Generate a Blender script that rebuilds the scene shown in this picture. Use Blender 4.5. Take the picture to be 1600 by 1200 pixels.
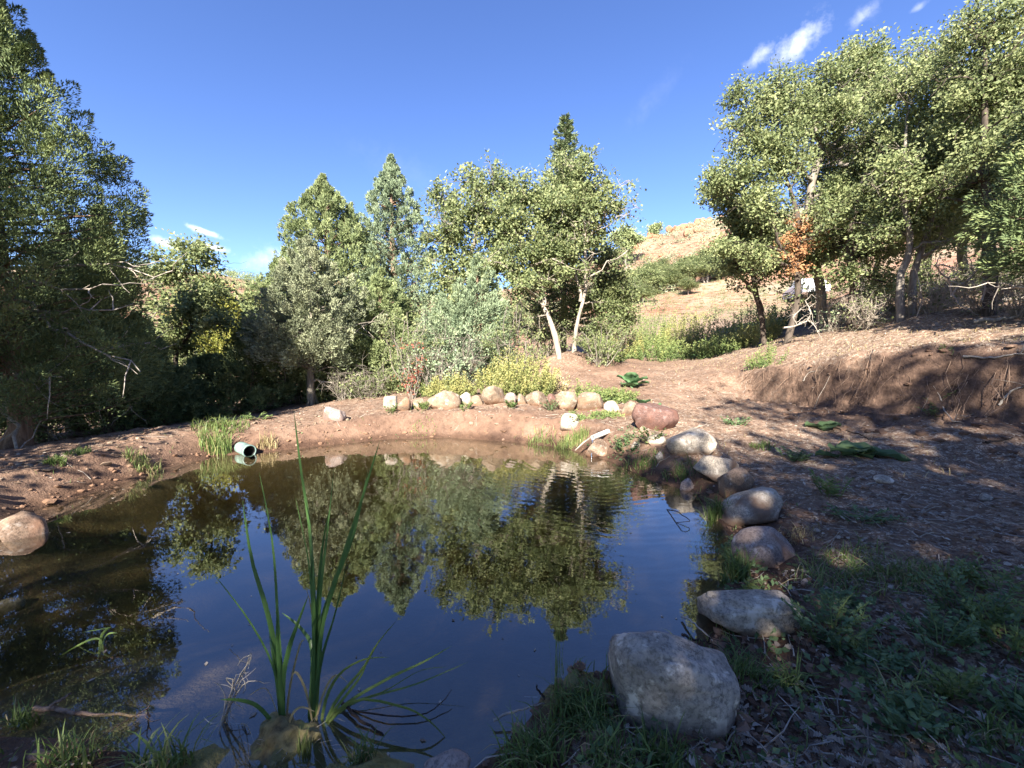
import bpy, math, random
import numpy as np
R = math.radians
scene = bpy.context.scene
col = scene.collection
for o in list(bpy.data.objects):
    bpy.data.objects.remove(o, do_unlink=True)

# ------------------------------------------------------------------ camera, sky, sun, exposure
CAM_H, FPX, PITCH = 1.65, 640.0, math.atan(49 / 640.0)
cam = bpy.data.cameras.new('camera'); camo = bpy.data.objects.new('camera', cam); col.objects.link(camo)
camo.location = (0, 0, CAM_H); camo.rotation_euler = (R(90) - PITCH, 0, 0)
cam.sensor_width = 36; cam.lens = 36 * FPX / 1600; cam.clip_start = 0.05; cam.clip_end = 3000
scene.camera = camo
scene.view_settings.view_transform = 'Standard'; scene.view_settings.look = 'None'
scene.view_settings.gamma = 1; scene.view_settings.use_curve_mapping = False
scene.view_settings.exposure = 2.32
scene.render.engine = 'CYCLES'
scene.cycles.max_bounces = 8; scene.cycles.diffuse_bounces = 5; scene.cycles.glossy_bounces = 3
scene.cycles.transmission_bounces = 4; scene.cycles.transparent_max_bounces = 8; scene.cycles.volume_bounces = 0

SUN_AZ, SUN_EL = 15.0, 34.0          # light travels towards +Y turned SUN_AZ degrees to +X
sd_ = (math.sin(R(SUN_AZ)) * math.cos(R(SUN_EL)), math.cos(R(SUN_AZ)) * math.cos(R(SUN_EL)), -math.sin(R(SUN_EL)))
sun = bpy.data.lights.new('sun', 'SUN'); suno = bpy.data.objects.new('sun', sun); col.objects.link(suno)
sun.energy = 4.4; sun.angle = R(0.53); sun.color = (1.0, 0.93, 0.82)
suno.rotation_euler = (R(90) - R(SUN_EL), 0, -R(SUN_AZ))
suno.location = (-10, -20, 20)

world = bpy.data.worlds.new('World'); scene.world = world; world.use_nodes = True
wn = world.node_tree; wn.nodes.clear()
wl = wn.links
def N(nt, typ, **kw):
    n = nt.nodes.new(typ)
    for k, v in kw.items():
        if k.startswith('_'):
            n.inputs[int(k[1:])].default_value = v
        else:
            setattr(n, k, v)
    return n
sky = N(wn, 'ShaderNodeTexSky', sky_type='NISHITA', sun_disc=False)
sky.sun_elevation = R(SUN_EL); sky.sun_rotation = R(180 + SUN_AZ)
sky.altitude = 2000; sky.air_density = 1.0; sky.dust_density = 0.3; sky.ozone_density = 2.6
wc = N(wn, 'ShaderNodeTexCoord')

def cam_dir(u, v):
    cx, cy = (u - 800) / FPX, (600 - v) / FPX
    sp, cp = math.sin(PITCH), math.cos(PITCH)
    return np.array([cx, cp + cy * sp, -sp + cy * cp])
def P(u, v, d):
    r = cam_dir(u, v)
    return np.array([r[0] / r[1] * d, d, CAM_H + r[2] / r[1] * d])

# small fair-weather clouds and faint cirrus, laid out by compass direction in the sky
cn = N(wn, 'ShaderNodeTexNoise'); cn.inputs['Scale'].default_value = 52; cn.inputs['Detail'].default_value = 8; cn.inputs['Roughness'].default_value = 0.62
wl.new(wc.outputs['Generated'], cn.inputs['Vector'])
def wmath(op, a, b=None):
    m = N(wn, 'ShaderNodeMath', operation=op)
    for i, x in enumerate((a, b)):
        if x is None: continue
        if isinstance(x, (int, float)): m.inputs[i].default_value = x
        else: wl.new(x, m.inputs[i])
    return m.outputs[0]
def cloud(u, v, su, sv, ang, amt):
    c = cam_dir(u, v); c = c / np.linalg.norm(c)
    rt = np.cross(c, [0, 0, 1]); rt /= np.linalg.norm(rt); up = np.cross(rt, c)
    a = R(ang); ax = rt * math.cos(a) + up * math.sin(a); ay = -rt * math.sin(a) + up * math.cos(a)
    sub = N(wn, 'ShaderNodeVectorMath', operation='SUBTRACT'); wl.new(wc.outputs['Generated'], sub.inputs[0]); sub.inputs[1].default_value = c
    k = np.linalg.norm(cam_dir(u, v)) * FPX
    def dot(axis, s):
        d = N(wn, 'ShaderNodeVectorMath', operation='DOT_PRODUCT'); wl.new(sub.outputs[0], d.inputs[0]); d.inputs[1].default_value = axis * (k / s)
        return wmath('POWER', wmath('ABSOLUTE', d.outputs['Value']), 2.0)
    r2 = wmath('ADD', dot(ax, su), dot(ay, sv))
    g = wmath('POWER', 2.718, wmath('MULTIPLY', r2, -1.0))
    m = N(wn, 'ShaderNodeMapRange'); m.inputs['From Min'].default_value = 0.66; m.inputs['From Max'].default_value = 1.12
    wl.new(wmath('ADD', cn.outputs['Fac'], wmath('MULTIPLY', g, 0.52)), m.inputs['Value'])
    return wmath('MULTIPLY', wmath('MULTIPLY', m.outputs['Result'], g), amt)
tot = None
for c in [(1246, 68, 44, 22, 28, .75), (1188, 86, 24, 13, 25, .55), (1350, 24, 20, 12, 30, .5), (1434, 12, 14, 7, 10, .35),
          (318, 361, 26, 6, -14, 1.5), (330, 386, 28, 6, -8, 1.5), (262, 380, 24, 9, -8, 1.2), (415, 405, 40, 20, 30, .4),
          (1020, 155, 60, 18, 40, .04), (640, 270, 100, 30, -20, .03), (690, 310, 34, 14, 0, .15)]:
    o_ = cloud(*c); tot = o_ if tot is None else wmath('ADD', tot, o_)
cl = N(wn, 'ShaderNodeClamp'); wl.new(tot, cl.inputs[0])
mixc = N(wn, 'ShaderNodeMix', data_type='RGBA'); wl.new(cl.outputs[0], mixc.inputs['Factor'])
hsv = N(wn, 'ShaderNodeHueSaturation'); hsv.inputs['Saturation'].default_value = 1.14; hsv.inputs['Hue'].default_value = .514; wl.new(sky.outputs[0], hsv.inputs['Color']); wl.new(hsv.outputs[0], mixc.inputs[6]); mixc.inputs[7].default_value = (5.6, 5.7, 6.0, 1)
bg = N(wn, 'ShaderNodeBackground'); bg.inputs['Strength'].default_value = 0.066
wl.new(mixc.outputs[2], bg.inputs['Color'])
wo = N(wn, 'ShaderNodeOutputWorld'); wl.new(bg.outputs[0], wo.inputs['Surface'])

# ------------------------------------------------------------------ helpers
def smooth(a, b, x):
    t = np.clip((x - a) / (b - a), 0, 1); return t * t * (3 - 2 * t)
class SineNoise:
    def __init__(s, seed, n=9, dim=3):
        r = np.random.default_rng(seed)
        k = r.normal(size=(n, dim)); k /= np.linalg.norm(k, axis=1, keepdims=True)
        s.k = k * r.uniform(.6, 1.7, size=(n, 1)); s.p = r.uniform(0, 6.28, n); s.n = n
    def __call__(s, p, f=1.0):
        return np.sin(p @ (s.k * f).T + s.p).sum(1) / math.sqrt(s.n)
class Geo:
    def __init__(s): s.V = []; s.F = {}; s.T = {}; s.n = 0
    def add(s, V, F, tint=.5):
        V = np.asarray(V, float).reshape(-1, 3); F = np.asarray(F, int); k = F.shape[1]
        s.V.append(V); s.F.setdefault(k, []).append(F + s.n)
        t = np.broadcast_to(np.asarray(tint, float), (len(F),))
        s.T.setdefault(k, []).append(t); s.n += len(V)
    def mesh(s, name, mat, origin=(0, 0, 0), smooth_=False):
        me = bpy.data.meshes.new(name)
        V = np.concatenate(s.V) - np.asarray(origin, float)
        me.vertices.add(len(V)); me.vertices.foreach_set('co', V.astype(np.float32).ravel())
        idx, start, tin, pos = [], [], [], 0
        for k in s.F:
            F = np.concatenate(s.F[k]); idx.append(F.ravel()); start.append(pos + np.arange(len(F)) * k); pos += F.size
            tin.append(np.concatenate(s.T[k]))
        idx = np.concatenate(idx); start = np.concatenate(start); tin = np.concatenate(tin)
        me.loops.add(len(idx)); me.loops.foreach_set('vertex_index', idx.astype(np.int32))
        me.polygons.add(len(start)); me.polygons.foreach_set('loop_start', start.astype(np.int32))
        me.update(calc_edges=True)
        at = me.attributes.new('tint', 'FLOAT', 'FACE'); at.data.foreach_set('value', np.clip(tin, 0, 1).astype(np.float32))
        me.polygons.foreach_set('use_smooth', np.full(len(start), smooth_))
        me.materials.append(mat); me.validate(); return me
def obj(name, me, parent=None, loc=(0, 0, 0)):
    o = bpy.data.objects.new(name, me); col.objects.link(o); o.location = loc
    if parent is not None: o.parent = parent
    return o
def tag(o, label=None, cat=None, group=None, kind=None):
    if label: o['label'] = label
    if cat: o['category'] = cat
    if group: o['group'] = group
    if kind: o['kind'] = kind
    return o
def thing(name, loc, label, cat, group=None, rz=0):
    o = bpy.data.objects.new(name, None); col.objects.link(o); o.location = loc; o.rotation_euler = (0, 0, rz); o.empty_display_size = .2
    return tag(o, label, cat, group)
def dup(root, loc, rz=0, sc=1.0, label=None, cat=None, group=None, name=None):
    c = root.copy(); col.objects.link(c); c.location = loc; c.rotation_euler = (0, 0, rz)
    c.scale = (sc, sc, sc) if np.isscalar(sc) else sc
    if name: c.name = name
    if label: c['label'] = label
    if group: c['group'] = group
    if cat: c['category'] = cat
    for ch in list(root.children):
        k = ch.copy(); col.objects.link(k); k.parent = c
        for g in list(ch.children):
            q = g.copy(); col.objects.link(q); q.parent = k
    return c
def unit(a): return a / np.maximum(np.linalg.norm(a, axis=-1, keepdims=True), 1e-9)
def kites(g, B, D, L, W, rng, tint, fold=.2, mid=.45, S=None):
    n = len(B); D = unit(D)
    if S is None:
        S = unit(np.cross(D, unit(rng.normal(size=(n, 3)))))
    Nn = np.cross(S, D)
    L = np.broadcast_to(L, (n,))[:, None]; W = np.broadcast_to(W, (n,))[:, None]
    m = B + D * L * mid + Nn * W * fold
    V = np.stack([B, m + S * W * .5, B + D * L, m - S * W * .5], 1).reshape(-1, 3)
    g.add(V, np.arange(4 * n).reshape(n, 4), tint)
def tube(g, pts, rad, n=5, tint=.5, cap=False):
    pts = np.asarray(pts, float); k = len(pts); rad = np.broadcast_to(np.asarray(rad, float), (k,))
    T = unit(np.gradient(pts, axis=0)); ref = np.array([.31, .87, .39]) if abs(T[0] @ np.array([.31, .87, .39])) < .9 else np.array([1., 0, 0])
    S = unit(np.cross(T, ref)); U = np.cross(T, S)
    a = np.linspace(0, 2 * np.pi, n, endpoint=False)
    V = pts[:, None] + rad[:, None, None] * (S[:, None] * np.cos(a)[None, :, None] + U[:, None] * np.sin(a)[None, :, None])
    i = np.arange(k - 1)[:, None] * n + np.arange(n)[None]; j = np.arange(k - 1)[:, None] * n + (np.arange(n)[None] + 1) % n
    F = np.stack([i, i + n, j + n, j], -1).reshape(-1, 4)
    g.add(V.reshape(-1, 3), F, tint)
def curve(a, b, n, wob, rng, sag=0.0):
    a = np.asarray(a, float); b = np.asarray(b, float); t = np.linspace(0, 1, n)[:, None]
    L = np.linalg.norm(b - a)
    off = rng.normal(size=(n, 3)); off = np.cumsum(off, 0); off -= off[0] + (off[-1] - off[0]) * t
    p = a + (b - a) * t + off * wob * L / math.sqrt(n)
    p[:, 2] += sag * L * np.sin(np.pi * t[:, 0]); return p
def spline(pts, n):
    pts = np.asarray(pts, float); k = len(pts); s = np.linspace(0, k - 1, n); out = np.zeros((n, pts.shape[1]))
    for i, x in enumerate(s):
        j = min(int(x), k - 2); t = x - j
        p0, p1, p2, p3 = pts[max(j - 1, 0)], pts[j], pts[j + 1], pts[min(j + 2, k - 1)]
        out[i] = .5 * (2 * p1 + (p2 - p0) * t + (2 * p0 - 5 * p1 + 4 * p2 - p3) * t * t + (3 * p1 - p0 - 3 * p2 + p3) * t ** 3)
    return out

# ------------------------------------------------------------------ materials
def newmat(name):
    m = bpy.data.materials.new(name); m.use_nodes = True; nt = m.node_tree; nt.nodes.clear()
    out = N(nt, 'ShaderNodeOutputMaterial'); return m, nt, out
def ramp(nt, fac, stops):
    r = N(nt, 'ShaderNodeValToRGB'); nt.links.new(fac, r.inputs[0])
    while len(r.color_ramp.elements) < len(stops): r.color_ramp.elements.new(.5)
    for e, (p, c) in zip(r.color_ramp.elements, stops): e.position = p; e.color = (*c, 1)
    return r.outputs[0]
def noise(nt, scale, detail=4, rough=.55, vec=None, coord='Object'):
    n = N(nt, 'ShaderNodeTexNoise'); n.inputs['Scale'].default_value = scale; n.inputs['Detail'].default_value = detail; n.inputs['Roughness'].default_value = rough
    if vec is None:
        tc = N(nt, 'ShaderNodeTexCoord'); vec = tc.outputs[coord]
    nt.links.new(vec, n.inputs['Vector']); return n
def mixrgb(nt, fac, a, b, mode='MIX'):
    m = N(nt, 'ShaderNodeMix', data_type='RGBA', blend_type=mode)
    for s, x in ((m.inputs['Factor'], fac), (m.inputs[6], a), (m.inputs[7], b)):
        if isinstance(x, (int, float)): s.default_value = x
        elif isinstance(x, tuple): s.default_value = (*x, 1)
        else: nt.links.new(x, s)
    return m.outputs[2]
def leafmat(name, dark, mid, light, trans=.3, rough=.55, spec=.3):
    m, nt, out = newmat(name)
    at = N(nt, 'ShaderNodeAttribute', attribute_name='tint')
    c = ramp(nt, at.outputs['Fac'], [(0, dark), (.5, mid), (1, light)])
    p = N(nt, 'ShaderNodeBsdfPrincipled'); p.inputs['Roughness'].default_value = rough; p.inputs['Specular IOR Level'].default_value = spec
    nt.links.new(c, p.inputs['Base Color'])
    t = N(nt, 'ShaderNodeBsdfTranslucent'); nt.links.new(mixrgb(nt, .5, c, (.12, .17, .03), 'ADD') if False else c, t.inputs['Color'])
    mx = N(nt, 'ShaderNodeMixShader'); mx.inputs[0].default_value = trans
    nt.links.new(p.outputs[0], mx.inputs[1]); nt.links.new(t.outputs[0], mx.inputs[2]); nt.links.new(mx.outputs[0], out.inputs[0])
    return m
def barkmat(name, a, b, scale=14, stretch=.25, bump=.6):
    m, nt, out = newmat(name)
    tc = N(nt, 'ShaderNodeTexCoord'); mp = N(nt, 'ShaderNodeMapping'); mp.inputs['Scale'].default_value = (1, 1, stretch)
    nt.links.new(tc.outputs['Object'], mp.inputs['Vector'])
    n = noise(nt, scale, 6, .65, mp.outputs[0])
    c = ramp(nt, n.outputs['Fac'], [(.32, a), (.68, b)])
    p = N(nt, 'ShaderNodeBsdfPrincipled'); p.inputs['Roughness'].default_value = .9; p.inputs['Specular IOR Level'].default_value = .2
    nt.links.new(c, p.inputs['Base Color'])
    bp = N(nt, 'ShaderNodeBump'); bp.inputs['Strength'].default_value = bump; bp.inputs['Distance'].default_value = .02
    nt.links.new(n.outputs['Fac'], bp.inputs['Height']); nt.links.new(bp.outputs[0], p.inputs['Normal'])
    nt.links.new(p.outputs[0], out.inputs[0]); return m
def rockmat(name, a, b, lichen, soil=(.2, .12, .08), speck=60):
    m, nt, out = newmat(name)
    tc = N(nt, 'ShaderNodeTexCoord'); oi = N(nt, 'ShaderNodeObjectInfo')
    ad = N(nt, 'ShaderNodeVectorMath', operation='ADD'); nt.links.new(tc.outputs['Object'], ad.inputs[0])
    mu = N(nt, 'ShaderNodeVectorMath', operation='SCALE'); mu.inputs[0].default_value = (13, 7, 5); nt.links.new(oi.outputs['Random'], mu.inputs['Scale'])
    nt.links.new(mu.outputs[0], ad.inputs[1]); v = ad.outputs[0]
    n1 = noise(nt, 6, 8, .62, v); n2 = noise(nt, speck, 4, .7, v); n3 = noise(nt, 11, 5, .6, v); n4 = noise(nt, 2.6, 3, .5, v)
    c = ramp(nt, n1.outputs['Fac'], [(.34, a), (.66, b)])
    sp = ramp(nt, n2.outputs['Fac'], [(.36, (.45, .45, .45)), (.52, (1, 1, 1)), (.7, (1.25, 1.22, 1.18))])
    c = mixrgb(nt, .85, c, sp, 'MULTIPLY')
    lf = N(nt, 'ShaderNodeMapRange'); lf.inputs['From Min'].default_value = .56; lf.inputs['From Max'].default_value = .64; nt.links.new(n3.outputs['Fac'], lf.inputs['Value'])
    c = mixrgb(nt, lf.outputs[0], c, lichen)
    sf = N(nt, 'ShaderNodeMapRange'); sf.inputs['From Min'].default_value = .6; sf.inputs['From Max'].default_value = .72; nt.links.new(n4.outputs['Fac'], sf.inputs['Value'])
    c = mixrgb(nt, sf.outputs[0], c, soil)
    sz = N(nt, 'ShaderNodeSeparateXYZ'); nt.links.new(tc.outputs['Generated'], sz.inputs[0])
    za = N(nt, 'ShaderNodeMath', operation='MULTIPLY_ADD'); nt.links.new(n1.outputs['Fac'], za.inputs[0]); za.inputs[1].default_value = -.55; nt.links.new(sz.outputs['Z'], za.inputs[2])
    zf = N(nt, 'ShaderNodeMapRange'); zf.inputs['From Min'].default_value = .2; zf.inputs['From Max'].default_value = -.02; nt.links.new(za.outputs[0], zf.inputs['Value'])
    c = mixrgb(nt, zf.outputs[0], c, soil)
    cr = N(nt, 'ShaderNodeTexVoronoi', feature='DISTANCE_TO_EDGE'); cr.inputs['Scale'].default_value = 3.4; nw = N(nt, 'ShaderNodeVectorMath', operation='ADD'); nsc = N(nt, 'ShaderNodeVectorMath', operation='SCALE'); nsc.inputs['Scale'].default_value = .35
    nt.links.new(n3.outputs['Color'], nsc.inputs[0]); nt.links.new(v, nw.inputs[0]); nt.links.new(nsc.outputs[0], nw.inputs[1]); nt.links.new(nw.outputs[0], cr.inputs['Vector'])
    cf = N(nt, 'ShaderNodeMapRange'); cf.inputs['From Min'].default_value = .0; cf.inputs['From Max'].default_value = .022; cf.inputs['To Min'].default_value = .75; cf.inputs['To Max'].default_value = 0; nt.links.new(cr.outputs['Distance'], cf.inputs['Value'])
    ck = N(nt, 'ShaderNodeMath', operation='MULTIPLY'); nt.links.new(cf.outputs[0], ck.inputs[0]); gt_ = N(nt, 'ShaderNodeMapRange'); gt_.inputs['From Min'].default_value = .5; gt_.inputs['From Max'].default_value = .56; nt.links.new(n4.outputs['Fac'], gt_.inputs['Value']); nt.links.new(gt_.outputs[0], ck.inputs[1])
    c = mixrgb(nt, ck.outputs[0], c, tuple(.45 * q for q in a))
    p = N(nt, 'ShaderNodeBsdfPrincipled'); p.inputs['Roughness'].default_value = .88; p.inputs['Specular IOR Level'].default_value = .25
    nt.links.new(c, p.inputs['Base Color'])
    hs = N(nt, 'ShaderNodeMath', operation='ADD'); nt.links.new(n1.outputs['Fac'], hs.inputs[0])
    h2 = N(nt, 'ShaderNodeMath', operation='MULTIPLY'); nt.links.new(n2.outputs['Fac'], h2.inputs[0]); h2.inputs[1].default_value = .25; nt.links.new(h2.outputs[0], hs.inputs[1])
    bp = N(nt, 'ShaderNodeBump'); bp.inputs['Strength'].default_value = .7; bp.inputs['Distance'].default_value = .03
    nt.links.new(hs.outputs[0], bp.inputs['Height']); nt.links.new(bp.outputs[0], p.inputs['Normal'])
    nt.links.new(p.outputs[0], out.inputs[0]); return m
def plain(name, c, rough=.5, metal=0, var=.15, scale=20):
    m, nt, out = newmat(name); n = noise(nt, scale, 4)
    k = ramp(nt, n.outputs['Fac'], [(.3, tuple(x * (1 - var) for x in c)), (.7, tuple(min(1, x * (1 + var)) for x in c))])
    p = N(nt, 'ShaderNodeBsdfPrincipled'); p.inputs['Roughness'].default_value = rough; p.inputs['Metallic'].default_value = metal
    nt.links.new(k, p.inputs['Base Color']); nt.links.new(p.outputs[0], out.inputs[0]); return m

M = {}
M['oak'] = leafmat('oak_leaf', (.085, .115, .05), (.2, .24, .1), (.38, .4, .19), .42)
M['oak_yellow'] = leafmat('oak_leaf_yellow', (0.112, 0.138, 0.031), (0.225, 0.237, 0.050), (0.400, 0.362, 0.088), .35)
M['juniper'] = leafmat('juniper_scale', (0.061, 0.095, 0.043), (0.149, 0.196, 0.081), (0.270, 0.304, 0.115), .12, .75)
M['juniper_green'] = leafmat('juniper_green', (.09, .125, .05), (.215, .26, .115), (.37, .41, .19), .15, .75)
M['juniper_blue'] = leafmat('juniper_blue', (0.094, 0.138, 0.083), (0.226, 0.286, 0.171), (0.374, 0.429, 0.253), .12, .75)
M['pinyon'] = leafmat('pinyon_needle', (0.113, 0.137, 0.081), (0.250, 0.274, 0.169), (0.402, 0.411, 0.258), .1, .7)
M['fir'] = leafmat('fir_needle', (0.076, 0.109, 0.050), (0.168, 0.210, 0.101), (0.302, 0.336, 0.151), .1, .7)
M['brush_yellow'] = leafmat('yellow_weed_leaf', (.12, .15, .05), (.24, .255, .09), (.38, .35, .13), .3)
M['weed'] = leafmat('green_weed_leaf', (.075, .115, .04), (.15, .21, .07), (.28, .31, .11), .35)
M['weed_blue'] = leafmat('bluegreen_weed_leaf', (.06, .105, .045), (.13, .2, .09), (.22, .3, .14), .35)
M['dry'] = leafmat('dry_leaf', (.11, .08, .06), (.23, .18, .14), (.44, .39, .33), .1, .8)
M['dead_leaf'] = leafmat('dead_orange_leaf', (.2, .09, .04), (.34, .17, .08), (.45, .28, .14), .25, .8)
M['red_leaf'] = leafmat('red_sumac_leaf', (.16, .04, .03), (.3, .09, .06), (.38, .18, .1), .25, .7)
M['grass'] = leafmat('grass_blade', (.07, .11, .028), (.14, .205, .06), (.29, .31, .12), .35, .5)
M['straw'] = leafmat('straw_blade', (.2, .15, .07), (.36, .29, .15), (.5, .44, .26), .25, .7)
M['cattail'] = leafmat('cattail_blade', (.05, .11, .035), (.085, .17, .05), (.24, .3, .08), .4, .4, .45)
M['broad'] = leafmat('broad_leaf', (.05, .1, .045), (.1, .19, .085), (.2, .31, .15), .25, .55)
M['bark_oak'] = barkmat('oak_bark', (.1, .085, .07), (.3, .265, .22))
M['bark_pale'] = barkmat('pale_oak_bark', (0.187, 0.156, 0.125), (0.429, 0.374, 0.304), 9)
M['bark_dark'] = barkmat('dark_bark', (.04, .032, .026), (.12, .095, .075))
M['bark_jun'] = barkmat('shaggy_juniper_bark', (.1, .06, .04), (.36, .25, .18), 22, .1, 1.0)
M['dead'] = barkmat('weathered_dead_wood', (.2, .17, .14), (.45, .4, .34), 20, .3)
M['dark_wet_wood'] = barkmat('wet_dark_wood', (.025, .018, .014), (.07, .05, .04), 20, .3)
M['rock_grey'] = rockmat('grey_granite', (0.239, 0.203, 0.166), (0.476, 0.410, 0.331), (0.559, 0.494, 0.414), (0.171, 0.112, 0.080))
M['rock_dark'] = rockmat('dark_speckled_granite', (0.184, 0.162, 0.140), (0.414, 0.366, 0.313), (0.575, 0.513, 0.435), (0.120, 0.095, 0.075), 45)
M['rock_tan'] = rockmat('tan_stone', (0.165, 0.116, 0.080), (0.284, 0.217, 0.157), (0.314, 0.268, 0.216), (0.194, 0.112, 0.070))
M['rock_pink'] = rockmat('pinkish_stone', (.2, .15, .13), (.34, .27, .24), (.38, .33, .31), (.24, .14, .1))
M['rock_red'] = rockmat('dark_red_stone', (.1, .055, .045), (.2, .115, .095), (.2, .14, .125), (.16, .08, .06))
M['rock_brown'] = rockmat('brown_stone', (.15, .1, .07), (.3, .21, .15), (.33, .27, .22), (.2, .11, .07))
M['redrock'] = rockmat('red_hill_rock', (0.245, 0.108, 0.058), (0.374, 0.194, 0.115), (0.360, 0.230, 0.158), (0.302, 0.137, 0.072), 8)

# ------------------------------------------------------------------ terrain
def water_pt(u, v):
    r = cam_dir(u, v); t = CAM_H / -r[2]; return (r[0] * t, r[1] * t)
SHORE = [(-5.4, 2.4), (-5.2, 1.5), (-3.6, 1.35), (-2.5, 1.72)] + [water_pt(*q) for q in
    [(60, 1150), (150, 1160), (225, 1185), (290, 1235), (500, 1250), (700, 1228), (775, 1172), (845, 1100), (905, 1078), (962, 1075), (985, 1040),
     (1060, 1008), (1112, 992), (1122, 930), (1146, 890), (1140, 840), (1112, 800), (1080, 768), (1015, 750), (955, 722), (905, 706), (860, 697),
     (790, 690), (700, 684), (610, 686), (530, 694), (450, 703), (400, 708), (340, 712), (280, 727), (215, 748), (140, 772), (60, 795), (20, 830), (-20, 860)]]
SHORE = np.array(SHORE)
def shore_sd(x, y):
    p = np.stack([x, y], -1); dmin = np.full(len(x), 1e9); ins = np.zeros(len(x), bool)
    n = len(SHORE)
    for i in range(n):
        a, b = SHORE[i], SHORE[(i + 1) % n]; e = b - a
        t = np.clip(((p - a) @ e) / (e @ e), 0, 1); dmin = np.minimum(dmin, np.linalg.norm(p - a - t[:, None] * e, axis=1))
        c = ((a[1] > y) != (b[1] > y)); 
        if b[1] != a[1]:
            xi = a[0] + (y - a[1]) / (b[1] - a[1]) * e[0]; ins ^= c & (x < xi)
    return np.where(ins, -dmin, dmin)
CP = [  # ground control points: pixel row/column at a distance, then plain x, y, z
    (0, 705, 5.2), (100, 692, 6.0), (250, 668, 7.2), (430, 650, 8.6), (520, 641, 9.0), (600, 634, 9.2), (700, 634, 8.9), (760, 631, 8.9), (830, 628, 8.9),
    (700, 614, 10.6), (800, 608, 11), (880, 600, 11.5), (900, 640, 8.3), (945, 645, 7.8), (1025, 673, 6.6), (1085, 712, 5.5), (1150, 772, 4.3),
    (1190, 816, 3.6), (1210, 881, 2.95), (1190, 988, 2.35), (1400, 850, 2.95), (1600, 900, 2.4), (1400, 725, 4.75), (1500, 760, 4.1), (1700, 770, 3.9),
    (1390, 690, 5.7), (1300, 660, 6.8), (1200, 622, 8.4), (1500, 712, 5.1), (1620, 735, 4.7),
    (1620, 560, 5.9), (1450, 560, 7.0), (1320, 572, 8.0), (1215, 585, 9.6), (1160, 590, 10.5),
    (1600, 478, 9), (1450, 490, 10), (1320, 520, 11.2), (1228, 536, 12), (1800, 470, 8), (1500, 440, 15), (1350, 450, 17),
    (1000, 600, 11), (1050, 580, 14), (1100, 563, 18), (1000, 563, 17), (900, 575, 13), (875, 556, 13.6), (897, 548, 14.6),
    (1000, 540, 24), (1150, 530, 20), (1060, 505, 28), (1200, 500, 27), (1100, 478, 40), (1000, 480, 42), (1250, 470, 36), (1050, 420, 70), (1000, 385, 98),
    (1090, 352, 115), (985, 392, 112), (940, 405, 118), (1300, 330, 120), (1500, 300, 100), (900, 425, 125), (820, 470, 125), (600, 560, 45), (700, 545, 40), (500, 500, 120),
    (400, 440, 150), (330, 425, 150), (180, 425, 150), (-150, 430, 120)]
CPW = [P(*c) for c in CP] + [np.array(c, float) for c in
    [(-9, 8, -.2), (-12, 11, -.5), (-9, 13, -.2), (-5, 14, .25), (-4, 18, .6), (-12, 20, -.8), (-20, 40, -2), (0, 18, 1.2), (0, 14, .95), (-7, 10.5, .0),
     (0, -2, .22), (-5, -2, .2), (5, -2, .55), (0, 0, .18), (-2.2, .6, .16), (2.5, .5, .3), (5, 1.5, .62), (9, 0, 1.2), (0, -12, .5), (14, -12, 2), (-14, -12, -.2),
     (-6.6, 3, .32), (-6, 4.6, .36), (-7, 1, .2), (0, -60, 0), (60, -40, 8), (-60, -40, -6), (-60, 60, 0), (80, 20, 22), (120, 120, 45), (0, 350, 30), (-200, 200, 20), (200, 300, 40),
     (-300, 0, 0), (300, -100, 40), (0, -300, 0), (-4.6, 5.2, .25), (-2.9, 6.6, .2), (1.5, 1.2, .14), (2.2, 1.8, .17)]]
CPW = np.array(CPW)
def _fit():
    n = len(CPW); d = np.linalg.norm(CPW[:, None, :2] - CPW[None, :, :2], axis=2)
    A = np.zeros((n + 1, n + 1)); A[:n, :n] = -d; A[:n, n] = 1; A[n, :n] = 1
    return np.linalg.solve(A, np.append(CPW[:, 2], 0))
RW = _fit()
gn1, gn2, gn3, gn4 = SineNoise(1, 12, 2), SineNoise(2, 14, 2), SineNoise(3, 14, 2), SineNoise(4, 12, 2)
MOUNDS = [(*P(452, 1165, 1.66)[:2], .15, .12), (*P(325, 1215, 1.58)[:2], .12, .1), (*P(905, 1120, 1.85)[:2], .17, .13), (-.55, 1.42, .3, .1)]
LIP = np.array([P(*q)[:2] for q in [(1900, 600, 4.6), (1620, 560, 5.9), (1450, 560, 7.0), (1320, 572, 8.0), (1215, 585, 9.6), (1165, 588, 10.6)]])
LIPN = [unit(np.array([(LIP[i + 1] - LIP[i])[1], -(LIP[i + 1] - LIP[i])[0]])) for i in range(len(LIP) - 1)]
LIPN = [n_ if n_[0] + n_[1] > 0 else -n_ for n_ in LIPN]
def lip_sd(x, y):      # + on the uphill side of the cut bank's lip, - below it; large where the bank has faded out
    p = np.stack([x, y], -1); best = np.full(len(x), 1e9); sg = np.ones(len(x))
    for i in range(len(LIP) - 1):
        a, b = LIP[i], LIP[i + 1]; e = b - a; t = np.clip(((p - a) @ e) / (e @ e), 0, 1); q = p - a - t[:, None] * e; d = np.linalg.norm(q, axis=1)
        c = d < best; best = np.where(c, d, best); sg = np.where(c, np.where((p - a) @ LIPN[i] > 0, 1, -1), sg)
    return best * sg
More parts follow.
